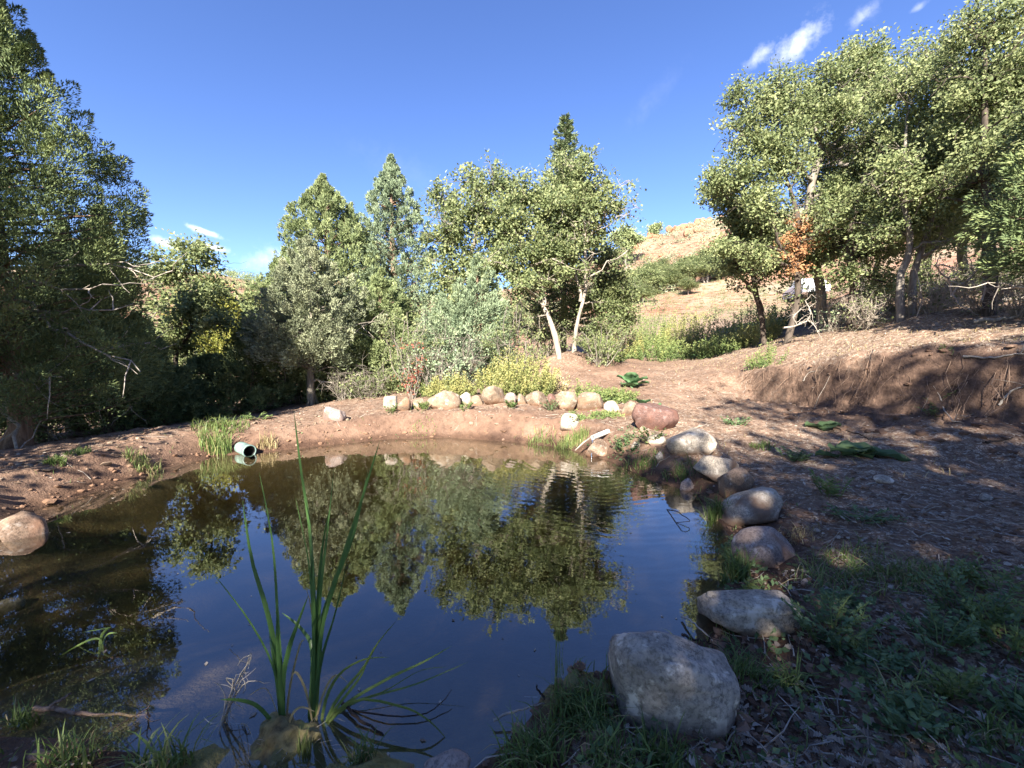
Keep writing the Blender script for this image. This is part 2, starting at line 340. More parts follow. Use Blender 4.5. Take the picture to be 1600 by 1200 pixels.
def H(x, y):
    x = np.atleast_1d(np.asarray(x, float)); y = np.atleast_1d(np.asarray(y, float))
    z = np.full(len(x), RW[-1]); 
    for c, w in zip(CPW, RW): z -= w * np.hypot(x - c[0], y - c[1])
    p = np.stack([x, y], -1); dist = np.hypot(x, y)
    sd = shore_sd(x, y)
    far = smooth(30, 80, dist)
    rel = .014 * gn3(p, 7.0) + .024 * gn2(p, 2.6) + .013 * gn4(p, 17)
    z_out = .015 + (np.maximum(z, .05) - .015) * smooth(0, .55, sd) * np.where(z > .05, 1, 1)
    z_out = np.where(sd > .55, z, z_out)
    z_out += rel * smooth(0, .3, sd) + far * (1.1 * gn1(p, .12) + .5 * gn2(p, .33) + .25 * gn3(p, .9))
    dep = -np.minimum(sd, 0); shelf = np.exp(-((x + 1.6) ** 2 / 3.5 + (y - 2.0) ** 2 / .9))
    shelf = np.maximum(shelf, .8 * np.exp(-((x + 3.6) ** 2 / .8 + (y - 3.2) ** 2 / 2.0)))
    z_in = -.02 - (.8 - .56 * shelf) * (1 - np.exp(-dep / .8)) + .4 * rel * smooth(0, .3, dep)
    z = np.where(sd > 0, z_out, z_in)
    ls = lip_sd(x, y) + .10 * gn3(p, 3.1) + .16 * gn2(p, 1.1); endf = smooth(LIP[-1][1] + .6, LIP[-1][1] - 1.2, y) * smooth(3.2, 4.4, x)
    z = z - endf * .95 * np.where(ls < 0, np.exp(np.minimum(ls, 0) / .95), 0) * smooth(.0, -.2, ls) + endf * .2 * np.exp(-(ls - .25) ** 2 / .12)
    z = z + endf * np.exp(-((ls + .45) / .55) ** 2) * (.05 * gn3(p, 5.5) + .035 * gn4(p, 11))
    for mx, my, r, h in MOUNDS:
        z = z + h * np.exp(-(((x - mx) ** 2 + (y - my) ** 2) / r ** 2) ** 1.2) * (1 + .3 * gn3(p, 14) + .3 * gn2(p, 31))
    return z
def Hs(x, y): return float(H(x, y)[0])
_tt = np.concatenate([np.arange(1.2, 12, .02), np.arange(12, 60, .15), np.arange(60, 200, .6)])
def ghit(u, v):
    r = cam_dir(u, v); r = r / r[1]; x = r[0] * _tt; z = CAM_H + r[2] * _tt
    below = np.nonzero(z < H(x, _tt))[0]; i = below[0] if len(below) else len(_tt) - 1
    return np.array([x[i], _tt[i], z[i]])

def axis(lo, hi, step, ext, grow):
    a = list(np.arange(lo, hi, step))
    s = step; 
    while a[-1] < ext: s *= grow; a.append(a[-1] + s)
    s = step; b = []
    c = a[0]
    while c > -ext: s *= grow; c -= s; b.append(c)
    return np.array(b[::-1] + a)
gx = axis(-9, 11, .06, 420, 1.06); gy = axis(.6, 15, .06, 420, 1.05)
X, Y = np.meshgrid(gx, gy, indexing='ij'); nx, ny = X.shape
xf, yf = X.ravel(), Y.ravel(); Z = H(xf, yf)
g = Geo(); i = (np.arange(nx - 1)[:, None] * ny + np.arange(ny - 1)[None]).ravel()
g.add(np.stack([xf, yf, Z], -1), np.stack([i, i + ny, i + ny + 1, i + 1], -1))
# ground material
gm, nt, out = newmat('soil_and_litter')
geo_ = N(nt, 'ShaderNodeNewGeometry'); pos = geo_.outputs['Position']
def attr(nm): return N(nt, 'ShaderNodeAttribute', attribute_name=nm).outputs['Fac']
n1 = noise(nt, 1.1, 6, .6, pos); n2 = noise(nt, 9, 6, .65, pos); n3 = noise(nt, 55, 5, .65, pos)
soil = ramp(nt, n1.outputs['Fac'], [(.28, (.1, .06, .043)), (.42, (.145, .088, .061)), (.55, (.185, .115, .08)), (.72, (.26, .175, .125))])
fine = ramp(nt, n2.outputs['Fac'], [(.3, (.6, .57, .55)), (.5, (1, 1, 1)), (.72, (1.3, 1.28, 1.22))])
soil = mixrgb(nt, .8, soil, fine, 'MULTIPLY')
vo = N(nt, 'ShaderNodeTexVoronoi'); vo.inputs['Scale'].default_value = 24; nt.links.new(pos, vo.inputs['Vector'])
sepc = N(nt, 'ShaderNodeSeparateColor'); nt.links.new(vo.outputs['Color'], sepc.inputs[0])
lit = ramp(nt, sepc.outputs[0], [(0, (.12, .08, .056)), (.5, (.27, .195, .14)), (.8, (.42, .335, .25)), (1, (.52, .45, .36))])
lf = N(nt, 'ShaderNodeMath', operation='MULTIPLY'); nt.links.new(attr('litter'), lf.inputs[0]); 
lr = ramp(nt, n3.outputs['Fac'], [(.42, (0, 0, 0)), (.58, (1, 1, 1))]); nt.links.new(lr, lf.inputs[1])
c = mixrgb(nt, lf.outputs[0], soil, lit)
hn = noise(nt, .16, 8, .68, pos); hn2 = noise(nt, 1.3, 6, .7, pos)
hill = ramp(nt, hn.outputs['Fac'], [(.34, (.29, .235, .165)), (.43, (.28, .2, .14)), (.52, (.29, .165, .115)), (.66, (.26, .12, .08))])
hs_ = ramp(nt, hn2.outputs['Fac'], [(.38, (.3, .36, .22)), (.5, (1, 1, 1)), (.68, (1.2, 1.15, 1.05))])
hill = mixrgb(nt, .9, hill, hs_, 'MULTIPLY')
c = mixrgb(nt, attr('hill'), c, hill)
silt = ramp(nt, n1.outputs['Fac'], [(.3, (.2, .16, .1)), (.55, (.36, .285, .19)), (.7, (.46, .38, .28))])
silt = mixrgb(nt, .6, silt, fine, 'MULTIPLY')
c = mixrgb(nt, attr('silt'), c, silt)
wetc = mixrgb(nt, 1.0, c, (.5, .46, .43), 'MULTIPLY')
c = mixrgb(nt, attr('wet'), c, wetc)
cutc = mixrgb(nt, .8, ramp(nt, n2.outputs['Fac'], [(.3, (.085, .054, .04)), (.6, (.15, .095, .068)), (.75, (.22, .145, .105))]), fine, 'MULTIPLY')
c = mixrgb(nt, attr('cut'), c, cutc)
mossc = ramp(nt, n2.outputs['Fac'], [(.35, (.16, .14, .05)), (.5, (.25, .23, .09)), (.7, (.2, .14, .09))])
c = mixrgb(nt, attr('moss'), c, mossc)
p = N(nt, 'ShaderNodeBsdfPrincipled'); p.inputs['Roughness'].default_value = .92; p.inputs['Specular IOR Level'].default_value = .2
nt.links.new(c, p.inputs['Base Color'])
ha = N(nt, 'ShaderNodeMath', operation='ADD'); nt.links.new(n2.outputs['Fac'], ha.inputs[0])
hb = N(nt, 'ShaderNodeMath', operation='MULTIPLY'); hb.inputs[1].default_value = .4; nt.links.new(n3.outputs['Fac'], hb.inputs[0]); nt.links.new(hb.outputs[0], ha.inputs[1])
bp = N(nt, 'ShaderNodeBump'); bp.inputs['Strength'].default_value = .9; bp.inputs['Distance'].default_value = .05
nt.links.new(ha.outputs[0], bp.inputs['Height']); nt.links.new(bp.outputs[0], p.inputs['Normal']); nt.links.new(p.outputs[0], out.inputs[0])
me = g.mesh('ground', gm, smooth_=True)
sdv = shore_sd(xf, yf); dist = np.hypot(xf, yf); pxy = np.stack([xf, yf], -1)
def vattr(nm, v):
    a = me.attributes.new(nm, 'FLOAT', 'POINT'); a.data.foreach_set('value', np.clip(v, 0, 1).astype(np.float32))
track = np.exp(-(((xf - (1.6 + .27 * (yf - 6))) / 1.3) ** 2)) * smooth(6, 9, yf)
vattr('litter', (.55 + .5 * smooth(0, 3, xf) * smooth(11, 4, yf) + .5 * smooth(6, 8, xf)) * smooth(.2, 1, sdv) * (1 - .75 * track) + .12 * gn2(pxy, 1.2))
lsd = lip_sd(xf, yf)
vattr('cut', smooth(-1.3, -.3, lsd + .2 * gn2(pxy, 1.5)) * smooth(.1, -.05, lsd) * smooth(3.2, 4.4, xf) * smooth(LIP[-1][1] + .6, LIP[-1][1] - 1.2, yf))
vattr('hill', smooth(26, 42, yf + .2 * np.abs(xf) + 4 * gn1(pxy, .3)))
vattr('silt', smooth(.02, -.1, sdv))
vattr('wet', np.maximum(smooth(.14, .03, Z + .02 * gn3(pxy, 6)), .15 * smooth(5.0, 2.5, yf) * smooth(.2, 1.2, xf)) * (dist < 30))
ms = np.zeros(len(xf))
for mx, my, r, h in MOUNDS: ms = np.maximum(ms, np.exp(-(((xf - mx) ** 2 + (yf - my) ** 2) / (r * 1.1) ** 2) ** 2))
vattr('moss', ms)
tag(obj('ground', me), kind='structure')

# ------------------------------------------------------------------ water
SPOUT = np.array([*water_pt(926, 713), 0.0])
wm, nt, out = newmat('pond_water')
geo_ = N(nt, 'ShaderNodeNewGeometry'); pos = geo_.outputs['Position']
sub = N(nt, 'ShaderNodeVectorMath', operation='SUBTRACT'); nt.links.new(pos, sub.inputs[0]); sub.inputs[1].default_value = tuple(SPOUT)
ln = N(nt, 'ShaderNodeVectorMath', operation='LENGTH'); nt.links.new(sub.outputs[0], ln.inputs[0])
def mth(op, a, b=None, c=None):
    m = N(nt, 'ShaderNodeMath', operation=op)
    for k, x in enumerate((a, b, c)):
        if x is None: continue
        if isinstance(x, (int, float)): m.inputs[k].default_value = x
        else: nt.links.new(x, m.inputs[k])
    return m.outputs[0]
wob = noise(nt, 1.6, 3, .5, pos)
ring = mth('SINE', mth('MULTIPLY', mth('ADD', ln.outputs['Value'], mth('MULTIPLY', wob.outputs['Fac'], .5)), 46.0))
fall = N(nt, 'ShaderNodeMapRange'); fall.inputs['From Min'].default_value = .2; fall.inputs['From Max'].default_value = 5.2; fall.inputs['To Min'].default_value = 1; fall.inputs['To Max'].default_value = 0.02
nt.links.new(ln.outputs['Value'], fall.inputs['Value'])
wn2 = noise(nt, 5, 4, .5, pos); wn3 = noise(nt, 18, 2, .5, pos)
hgt = mth('ADD', mth('MULTIPLY', ring, mth('MULTIPLY', mth('POWER', fall.outputs[0], 1.6), .0005)), mth('ADD', mth('MULTIPLY', wn2.outputs['Fac'], mth('MULTIPLY_ADD', fall.outputs[0], .0016, .0003)), mth('MULTIPLY', wn3.outputs['Fac'], mth('MULTIPLY_ADD', fall.outputs[0], .0002, .00003))))
bp = N(nt, 'ShaderNodeBump'); bp.inputs['Strength'].default_value = 1.0; bp.inputs['Distance'].default_value = 1.0; nt.links.new(hgt, bp.inputs['Height'])
dt = N(nt, 'ShaderNodeVectorMath', operation='DOT_PRODUCT'); nt.links.new(geo_.outputs['Incoming'], dt.inputs[0]); nt.links.new(bp.outputs[0], dt.inputs[1])
F0 = .14
fres = mth('MULTIPLY_ADD', mth('POWER', mth('SUBTRACT', 1.0, mth('MINIMUM', mth('ABSOLUTE', dt.outputs['Value']), 1.0)), 3.0), 1 - F0, F0)   # Schlick's law, the same from above and below
tr = N(nt, 'ShaderNodeBsdfTransparent'); tr.inputs[0].default_value = (.88, .9, .86, 1)
gl = N(nt, 'ShaderNodeBsdfGlossy'); gl.inputs['Roughness'].default_value = .012; nt.links.new(bp.outputs[0], gl.inputs['Normal'])
mx = N(nt, 'ShaderNodeMixShader'); nt.links.new(fres, mx.inputs[0]); nt.links.new(tr.outputs[0], mx.inputs[1]); nt.links.new(gl.outputs[0], mx.inputs[2])
nt.links.new(mx.outputs[0], out.inputs['Surface'])
va = N(nt, 'ShaderNodeVolumeAbsorption'); va.inputs['Color'].default_value = (.42, .4, .22, 1); va.inputs['Density'].default_value = 1.4
nt.links.new(va.outputs[0], out.inputs['Volume'])
x0, x1 = SHORE[:, 0].min() - .3, SHORE[:, 0].max() + .3; y0, y1 = SHORE[:, 1].min() - .3, SHORE[:, 1].max() + .3
g = Geo(); vv = [(x, y, z) for z in (-1.3, 0) for y in (y0, y1) for x in (x0, x1)]
g.add(vv, [(0, 2, 3, 1), (4, 5, 7, 6), (0, 1, 5, 4), (2, 6, 7, 3), (0, 4, 6, 2), (1, 3, 7, 5)])
tag(obj('pond_water', g.mesh('pond_water', wm)), kind='structure')

# ------------------------------------------------------------------ rocks
def ico(sub):
    import bmesh
    bm = bmesh.new(); bmesh.ops.create_icosphere(bm, subdivisions=sub, radius=1)
    V = np.array([v.co[:] for v in bm.verts]); F = np.array([[v.index for v in f.verts] for f in bm.faces]); bm.free(); return V, F
ICO = {k: ico(k) for k in (1, 2, 3, 4, 5)}
def rock_geo(seed, sx, sy, sz, sub=4, facets=9, rough=.05, boxy=.0, skew=0, taper=0):
    r = np.random.default_rng(seed); V, F = ICO[sub]; V = V.copy()
    if boxy: V = np.sign(V) * np.abs(V) ** (1 - boxy); V /= np.abs(V).max()
    for _ in range(facets + 5):
        n = unit(r.normal(size=3)); h = r.uniform(.5, .86); d = V @ n
        V = V - np.maximum(d - h, 0)[:, None] * n * r.uniform(.85, 1.0)
    for _ in range(26 if sub > 3 else 8):
        n = unit(r.normal(size=3)); h = (V @ n).max() * r.uniform(.9, .985); V = V - np.maximum(V @ n - h, 0)[:, None] * n
    nz, nz2, nz3 = SineNoise(seed + 1), SineNoise(seed + 2), SineNoise(seed + 3, 14)
    rad = 1 + rough * (nz(V, 2.2) + .5 * nz2(V, 5.5) + .28 * nz3(V, 14))
    V = V * rad[:, None]
    V[:, 0] += skew * V[:, 2]
    if taper: V[:, 2] *= 1 - taper * smooth(-.35, 1.05, V[:, 0])
    rid = np.abs(nz2(V + .3, 3.3)); V = V * (1 - .05 * np.exp(-(rid / .09) ** 2))[:, None]
    V -= (V.max(0) + V.min(0)) / 2; V /= (V.max(0) - V.min(0)) / 2
    V = V * np.array([sx, sy, sz]); g = Geo(); g.add(V, F); return g
def rock(u0, u1, vt, vb, mat, label, seed, sub=4, boxy=.0, facets=9, depth=.8, sink=.25, rough=.05, skew=0, rz=0, group='stones round the pond', at=None, tilt=0, taper=0):
    c = np.asarray(at, float) if at is not None else ghit((u0 + u1) / 2, vb)
    d = c[1]; w = (u1 - u0) / FPX * d; h = (vb - vt) / FPX * d
    top = P((u0 + u1) / 2, vt, d + depth * w * .25)[2]; bot = min(c[2], Hs(c[0], c[1] + depth * w * .5))
    hh = max(top - bot, h * .6); tot = hh * (1 + sink)
    ge = rock_geo(seed, w / 2, w / 2 * depth, tot / 2, sub, facets, rough, boxy, skew, taper)
    o = obj('rock', ge.mesh('rock', M[mat], smooth_=True), None, (c[0], c[1] + w * depth * .42, top - tot / 2)); o.rotation_euler = (0, R(tilt), R(rz))
    return tag(o, label, 'rock', group)
rock(958, 1188, 992, 1150, 'rock_dark', 'largest boulder, dark speckled granite with a sloping right side at the near water edge', 11, 5, .5, -4, .8, .3, .035, -.05, taper=.45)
rock(1110, 1266, 930, 992, 'rock_grey', 'long low pale boulder with blunt ends just behind the largest boulder', 12, 5, .5, -3, .6, .3, .045)
rock(1164, 1261, 830, 884, 'rock_pink', 'rounded purplish brown boulder between the grass clumps on the right shore', 13, 4, .1, 5, .8, .3, .03)
rock(1141, 1244, 765, 820, 'rock_grey', 'angular light grey boulder with a pointed top on the right shore', 14, 4, .05, 10, .8, .3, .04, .25)
rock(1097, 1173, 714, 752, 'rock_grey', 'flat topped grey slab lying over the brown split stone', 15, 4, .2, 8, .8, .3, .04)
rock(1126, 1184, 730, 777, 'rock_brown', 'brown split stone wedged under the flat grey slab', 16, 4, .3, 8, .8, .3, .04, 0, 10)
rock(1048, 1127, 672, 714, 'rock_grey', 'pale blocky boulder with an overhanging lip below the dark red boulder', 17, 4, .35, 8, .7, .25, .06)
rock(1014, 1048, 680, 696, 'rock_grey', 'small flat grey stone left of the pale blocky boulder', 18, 3, .1, 6, .8, .3)
rock(987, 1067, 630, 675, 'rock_red', 'dark red boulder with a flat top beside the broad leaf plant', 19, 4, .25, 9, .7, .25, .035)
rock(1064, 1086, 748, 771, 'rock_pink', 'small pale stone leaning at the waterline below the flat slab', 20, 3, .1, 8, .6, .3)
rock(1066, 1092, 773, 786, 'rock_brown', 'small brown flat stone at the waterline beside the grass clump', 21, 3, .1, 6, .8, .3)
rock(917, 956, 686, 716, 'rock_brown', 'wet brown boulder under the white spout pipe', 22, 4, .1, 6, .8, .3, .04)
rock(972, 997, 627, 650, 'rock_tan', 'pale stone touching the left side of the dark red boulder', 23, 3, .1, 8)
rock(944, 971, 626, 648, 'rock_grey', 'light grey stone second left of the dark red boulder', 24, 3, .1, 8)
rock(902, 946, 613, 642, 'rock_tan', 'broad tan boulder half hidden by weeds at the right end of the wall', 25, 4, .2, 8)
rock(869, 904, 611, 642, 'rock_tan', 'squarish tan boulder at the corner where the wall turns', 26, 4, .35, 7)
rock(876, 906, 646, 674, 'rock_grey', 'pale rounded stone below the wall near the waterline', 27, 3, .1, 6)
rock(856, 872, 615, 632, 'rock_red', 'small dark stone in a gap of the wall beside the squarish boulder', 28, 3, .1, 8, group='stones of the low wall')
W_ = 'stones of the low wall'
rock(821, 858, 610, 636, 'rock_tan', 'rounded tan wall stone right of the yellow weeds', 29, 4, .1, 7, group=W_)
rock(805, 823, 615, 632, 'rock_tan', 'narrow tan wall stone under the right side of the yellow weeds', 30, 3, .2, 7, group=W_)
rock(787, 807, 613, 632, 'rock_pink', 'small pinkish wall stone just right of the tallest wall stone', 31, 3, .1, 7, group=W_)
rock(751, 791, 602, 634, 'rock_tan', 'tallest wall stone, pointed and angular, below the yellow weeds', 32, 4, .0, 11, group=W_, skew=-.2)
rock(734, 755, 617, 634, 'rock_tan', 'small tan wall stone just left of the tallest wall stone', 33, 3, .25, 7, group=W_)
rock(716, 736, 613, 634, 'rock_grey', 'small upright pale wall stone right of the widest wall stone', 34, 3, .1, 7, group=W_)
rock(665, 719, 610, 640, 'rock_tan', 'widest wall stone, a pale slab with a smooth face', 35, 4, .2, 6, .6, .3, .03, group=W_)
rock(640, 663, 622, 641, 'rock_tan', 'low tan wall stone just left of the widest wall stone', 36, 3, .2, 7, group=W_)
rock(616, 641, 620, 643, 'rock_tan', 'pale wall stone second from the left end of the wall', 37, 3, .1, 8, group=W_)
rock(596, 620, 619, 642, 'rock_grey', 'bluish grey wall stone at the left end of the wall', 38, 3, .2, 8, group=W_)
rock(498, 536, 636, 660, 'rock_pink', 'lone boulder on the bank left of the stone wall', 39, 4, .1, 6)
rock(-35, 46, 808, 854, 'rock_brown', 'smooth boulder cut by the left edge of the picture at the water', 40, 4, .1, 6)  # darker stone colour stands in for the shade on this boulder
rock(-30, 14, 940, 972, 'rock_grey', 'pale stone standing in the shallows at the left picture edge', 41, 3, .1, 7)
rock(655, 736, 1191, 1222, 'rock_pink', 'pinkish stone cut by the bottom edge of the picture', 42, 4, .1, 6)
rock(1375, 1400, 744, 757, 'rock_grey', 'small pale stone on the bare ground below the wilted broad leaves', 43, 3, .1, 7, group='loose stones on the ground')
rock(1536, 1556, 772, 783, 'rock_grey', 'small grey stone on the shaded path near the right edge', 44, 3, .1, 7, group='loose stones on the ground')
rock(986, 1002, 690, 703, 'rock_grey', 'fist sized pale stone in the grass right of the spout boulder', 45, 3, .1, 7, group='loose stones on the ground')
rock(1025, 1038, 706, 722, 'rock_dark', 'small dark round stone in the shoreline weeds', 46, 3, .1, 5, group='loose stones on the ground')
rock(1255, 1268, 905, 918, 'rock_pink', 'pinkish pebble behind the long low boulder', 47, 3, .1, 5, group='loose stones on the ground')
rock(1000, 1014, 666, 678, 'rock_tan', 'small pale stone below the left corner of the dark red boulder', 48, 3, .1, 6, group='loose stones on the ground')

# red outcrops on the hill crest
rr = np.random.default_rng(5)
OUTL = ['leftmost jagged red outcrop on the skyline, right of the rounded crest tree', 'red outcrop just below the leftmost skyline one', 'pale red outcrop in the middle of the skyline', 'broad red outcrop on the skyline against the oak leaves', 'highest red outcrop, half hidden by the oak leaves',
 'orange outcrop beside the trunk of the flat topped pine', 'orange outcrop right of the one beside the flat topped pine', 'low red outcrop under the rounded crest tree', 'red outcrop in the middle of the slope', 'small red outcrop right of the one in the middle of the slope', 'lowest red outcrop on the open slope']
for k, (u0, u1, vt, vb, d) in enumerate([(1042, 1060, 354, 364, 108), (1058, 1078, 357, 368, 107), (1074, 1090, 351, 361, 110), (1088, 1112, 345, 358, 112), (1108, 1128, 340, 352, 112), (966, 982, 383, 391, 95), (980, 1000, 379, 389, 96), (1012, 1034, 370, 379, 100), (1070, 1090, 378, 386, 92), (1088, 1100, 382, 389, 91), (1030, 1042, 388, 394, 88)]):
    q = P((u0 + u1) / 2, vb, d); gz = Hs(q[0], q[1]); w = (u1 - u0) / FPX * d; hh = (vb - vt) / FPX * d; ge = Geo()
    for b in range(4):
        s1 = rock_geo(60 + k * 7 + b, w * rr.uniform(.18, .32), w * rr.uniform(.2, .35), hh * rr.uniform(.4, .75), 3, 14, .09, .3); V_ = s1.V[0]; V_[:, 0] += rr.normal() * .02 * V_[:, 2]
        ge.add(V_ + np.array([(b - 1.5) / 4 * w, rr.uniform(-.2, .2) * w, hh * rr.uniform(-.05, .3)]), s1.F[3][0])
    tag(obj('red_outcrop', ge.mesh('red_outcrop', M['redrock'], smooth_=False), None, (q[0], q[1], gz)),
        OUTL[k], 'outcrop', 'red outcrops on the hill')
# ------------------------------------------------------------------ trees
def finish_tree(name, loc, label, cat, group, gt, gc, bark, leaf, extra=None):
    root = thing(name, tuple(loc), label, cat, group)
    if gt.n: obj('trunk', gt.mesh('trunk', M[bark], loc, True), root)
    if gc.n:
        c = obj('crown', gc.mesh('crown', M[leaf], loc), root)
    if extra:
        for nm, ge, mt in extra: obj(nm, ge.mesh(nm, M[mt], loc, True), root)
    return root
def juniper(loc, Ht, Rad, label, seed, leaf='juniper', bark='bark_jun', zb=.06, pw=.85, plumes=260, per=70, spr=.1, lean=(0, 0), group='junipers round the pond',
            dead=0, plume=(.35, .75), name='juniper_tree', fill=.4, up=.8, trunk_r=None, wspr=.3, dead_dir=None, inner=True):
    plumes = int(plumes * .95); per = int(per * 1.7)
    r = np.random.default_rng(seed); loc = np.asarray(loc, float); gt, gc = Geo(), Geo()
    tr = trunk_r or .035 * Ht * .5 + .04
    top = loc + np.array([lean[0], lean[1], Ht]); ts = np.linspace(0, 1, 10)
    ax = loc + (top - loc) * ts[:, None] + np.stack([.05 * np.sin(5 * ts + seed), .05 * np.cos(4 * ts + seed), 0 * ts], -1)
    ax[0, 2] -= .25
    tube(gt, ax, tr * (1 - ts) ** .8 + .012, 8)
    for k in range(5):   # root flare
        a = r.uniform(0, 6.28); tube(gt, [loc + [0, 0, .35], loc + [math.cos(a) * tr * 1.1, math.sin(a) * tr * 1.1, .08], loc + [math.cos(a) * tr * 2.4, math.sin(a) * tr * 2.4, -.15]], [tr * .6, tr * .5, tr * .2], 5)
    sn = SineNoise(seed + 7, 8, 2)
    t = r.beta(1.0, 1.35, plumes) * (1 - zb) + zb
    th = r.uniform(0, 2 * np.pi, plumes); s = (t - zb) / (1 - zb)
    prof = np.where(s < .12, .75 + .25 * s / .12, 1) * (1 - s) ** pw
    prof = prof * np.minimum(1, np.maximum((1 - s) / .16, 1e-3) ** .45); rr_ = Rad * prof * (1 + .2 * sn(np.stack([th * 1.6, t * 9], -1), 1))
    rho = np.clip(rr_, .04, None) * r.uniform(0, 1, plumes) ** fill
    A = np.stack([np.interp(t, ts, ax[:, k]) for k in range(3)], -1)
    od = np.stack([np.cos(th), np.sin(th), 0 * th], -1)
    L = 1.35 * r.uniform(*plume, plumes) * (.28 + .72 * (1 - s) ** .8)
    nl = max(6, plumes // 45); t[:nl] = 1 - np.linspace(0, 1, nl) ** 1.5 * .16; s = (t - zb) / (1 - zb); A = np.stack([np.interp(t, ts, ax[:, k]) for k in range(3)], -1); rho[:nl] = Rad * (1 - s[:nl]) ** pw * .5 * r.uniform(0, 1, nl); L[:nl] = (.25 + .5 * (1 - t[:nl]) / .16) * L.mean() * 1.2
    C = A + od * rho[:, None]; D = unit(od * (.75 * (1 - s) + .08)[:, None] + np.array([0, 0, 1.]) * up + r.normal(size=(plumes, 3)) * .22)
    C = C - D * (L * .35)[:, None]
    ptint = np.clip(.47 + .14 * r.normal(size=plumes), .1, .9)
    # sprays
    m = plumes * per; ii = np.repeat(np.arange(plumes), per); q = r.uniform(0, 1, m) ** .8
    rad = .34 * L[ii] * (np.sin(np.pi * np.clip(q, .02, 1) ** .75) * .9 + .1) * r.uniform(.2, 1, m) ** .5
    pr = unit(np.cross(D[ii], unit(r.normal(size=(m, 3)))))
    B = C[ii] + D[ii] * (L[ii] * q)[:, None] + pr * rad[:, None]
    SD = D[ii] * .9 + pr * .8 * (1 - q * .5)[:, None] + r.normal(size=(m, 3)) * .3
    kites(gc, B, SD, spr * r.uniform(.6, 1.35, m), spr * wspr * r.uniform(.7, 1.3, m), r, ptint[ii] + .12 * r.normal(size=m) + .1 * (q - .5), fold=.25, S=unit(np.cross(unit(SD), unit(r.normal(size=(m, 3)) * .7 + np.array([-.2, -.75, .6]) * .9))))
    # limbs to plumes
    for k in range(0, plumes, 3 if plumes < 500 else 4):
        st = A[k] - np.array([0, 0, .25 * rho[k]]); 
        if st[2] < loc[2] + .1: st[2] = loc[2] + .1
        tube(gt, curve(st, C[k] + D[k] * L[k] * .3, 5, .06, r), np.linspace(.014 + .01 * rho[k], .004, 5), 4)
    extra = []
    for k in range(dead):
        gd = Geo(); z = r.uniform(.12, .5) * min(Ht, 6); a = (r.normal() * .8 + dead_dir) if dead_dir is not None else r.uniform(0, 6.28)
        ln_ = Rad * r.uniform(.75, 1.25); st = loc + np.array([0, 0, z]); en = st + np.array([math.cos(a) * ln_, math.sin(a) * ln_, r.uniform(-.5, .35) * ln_])
        en[2] = max(en[2], loc[2] + .25)
        pc = curve(st, en, 9, .09, r, -.05); tube(gd, pc, np.linspace(.035, .006, 9), 5)
        for _ in range(9):
            j = r.integers(2, 9); e2 = pc[j] + unit(r.normal(size=3) + np.array([math.cos(a), math.sin(a), -.1])) * r.uniform(.25, .8)
            tube(gd, curve(pc[j], e2, 5, .1, r), np.linspace(.012, .003, 5), 4)
        extra.append(('dead_limb', gd, 'dead'))
    return finish_tree(name, loc, label, 'tree', group, gt, gc, bark, leaf, extra)
def leaf_blob(gc, r, pts, per, sig, size, tintc, wr=.62, upb=.5, out=None):
    n = len(pts) * per; ii = np.repeat(np.arange(len(pts)), per)
    B = pts[ii] + r.normal(size=(n, 3)) * sig * np.array([1, 1, .8])
    D = r.normal(size=(n, 3)) + np.array([0, 0, -.15]) + (0 if out is None else out[ii] * .6)
    S = unit(np.cross(unit(D), unit(r.normal(size=(n, 3)) * .7 + np.array([-.2, -.75, .75]) * (upb * 2.2))))
    l = size * r.uniform(.5, 1.5, n)
    kites(gc, B, D, l, l * wr * r.uniform(.8, 1.2, n), r, tintc[ii] + .2 * r.normal(size=n), fold=.18, mid=.5, S=S)
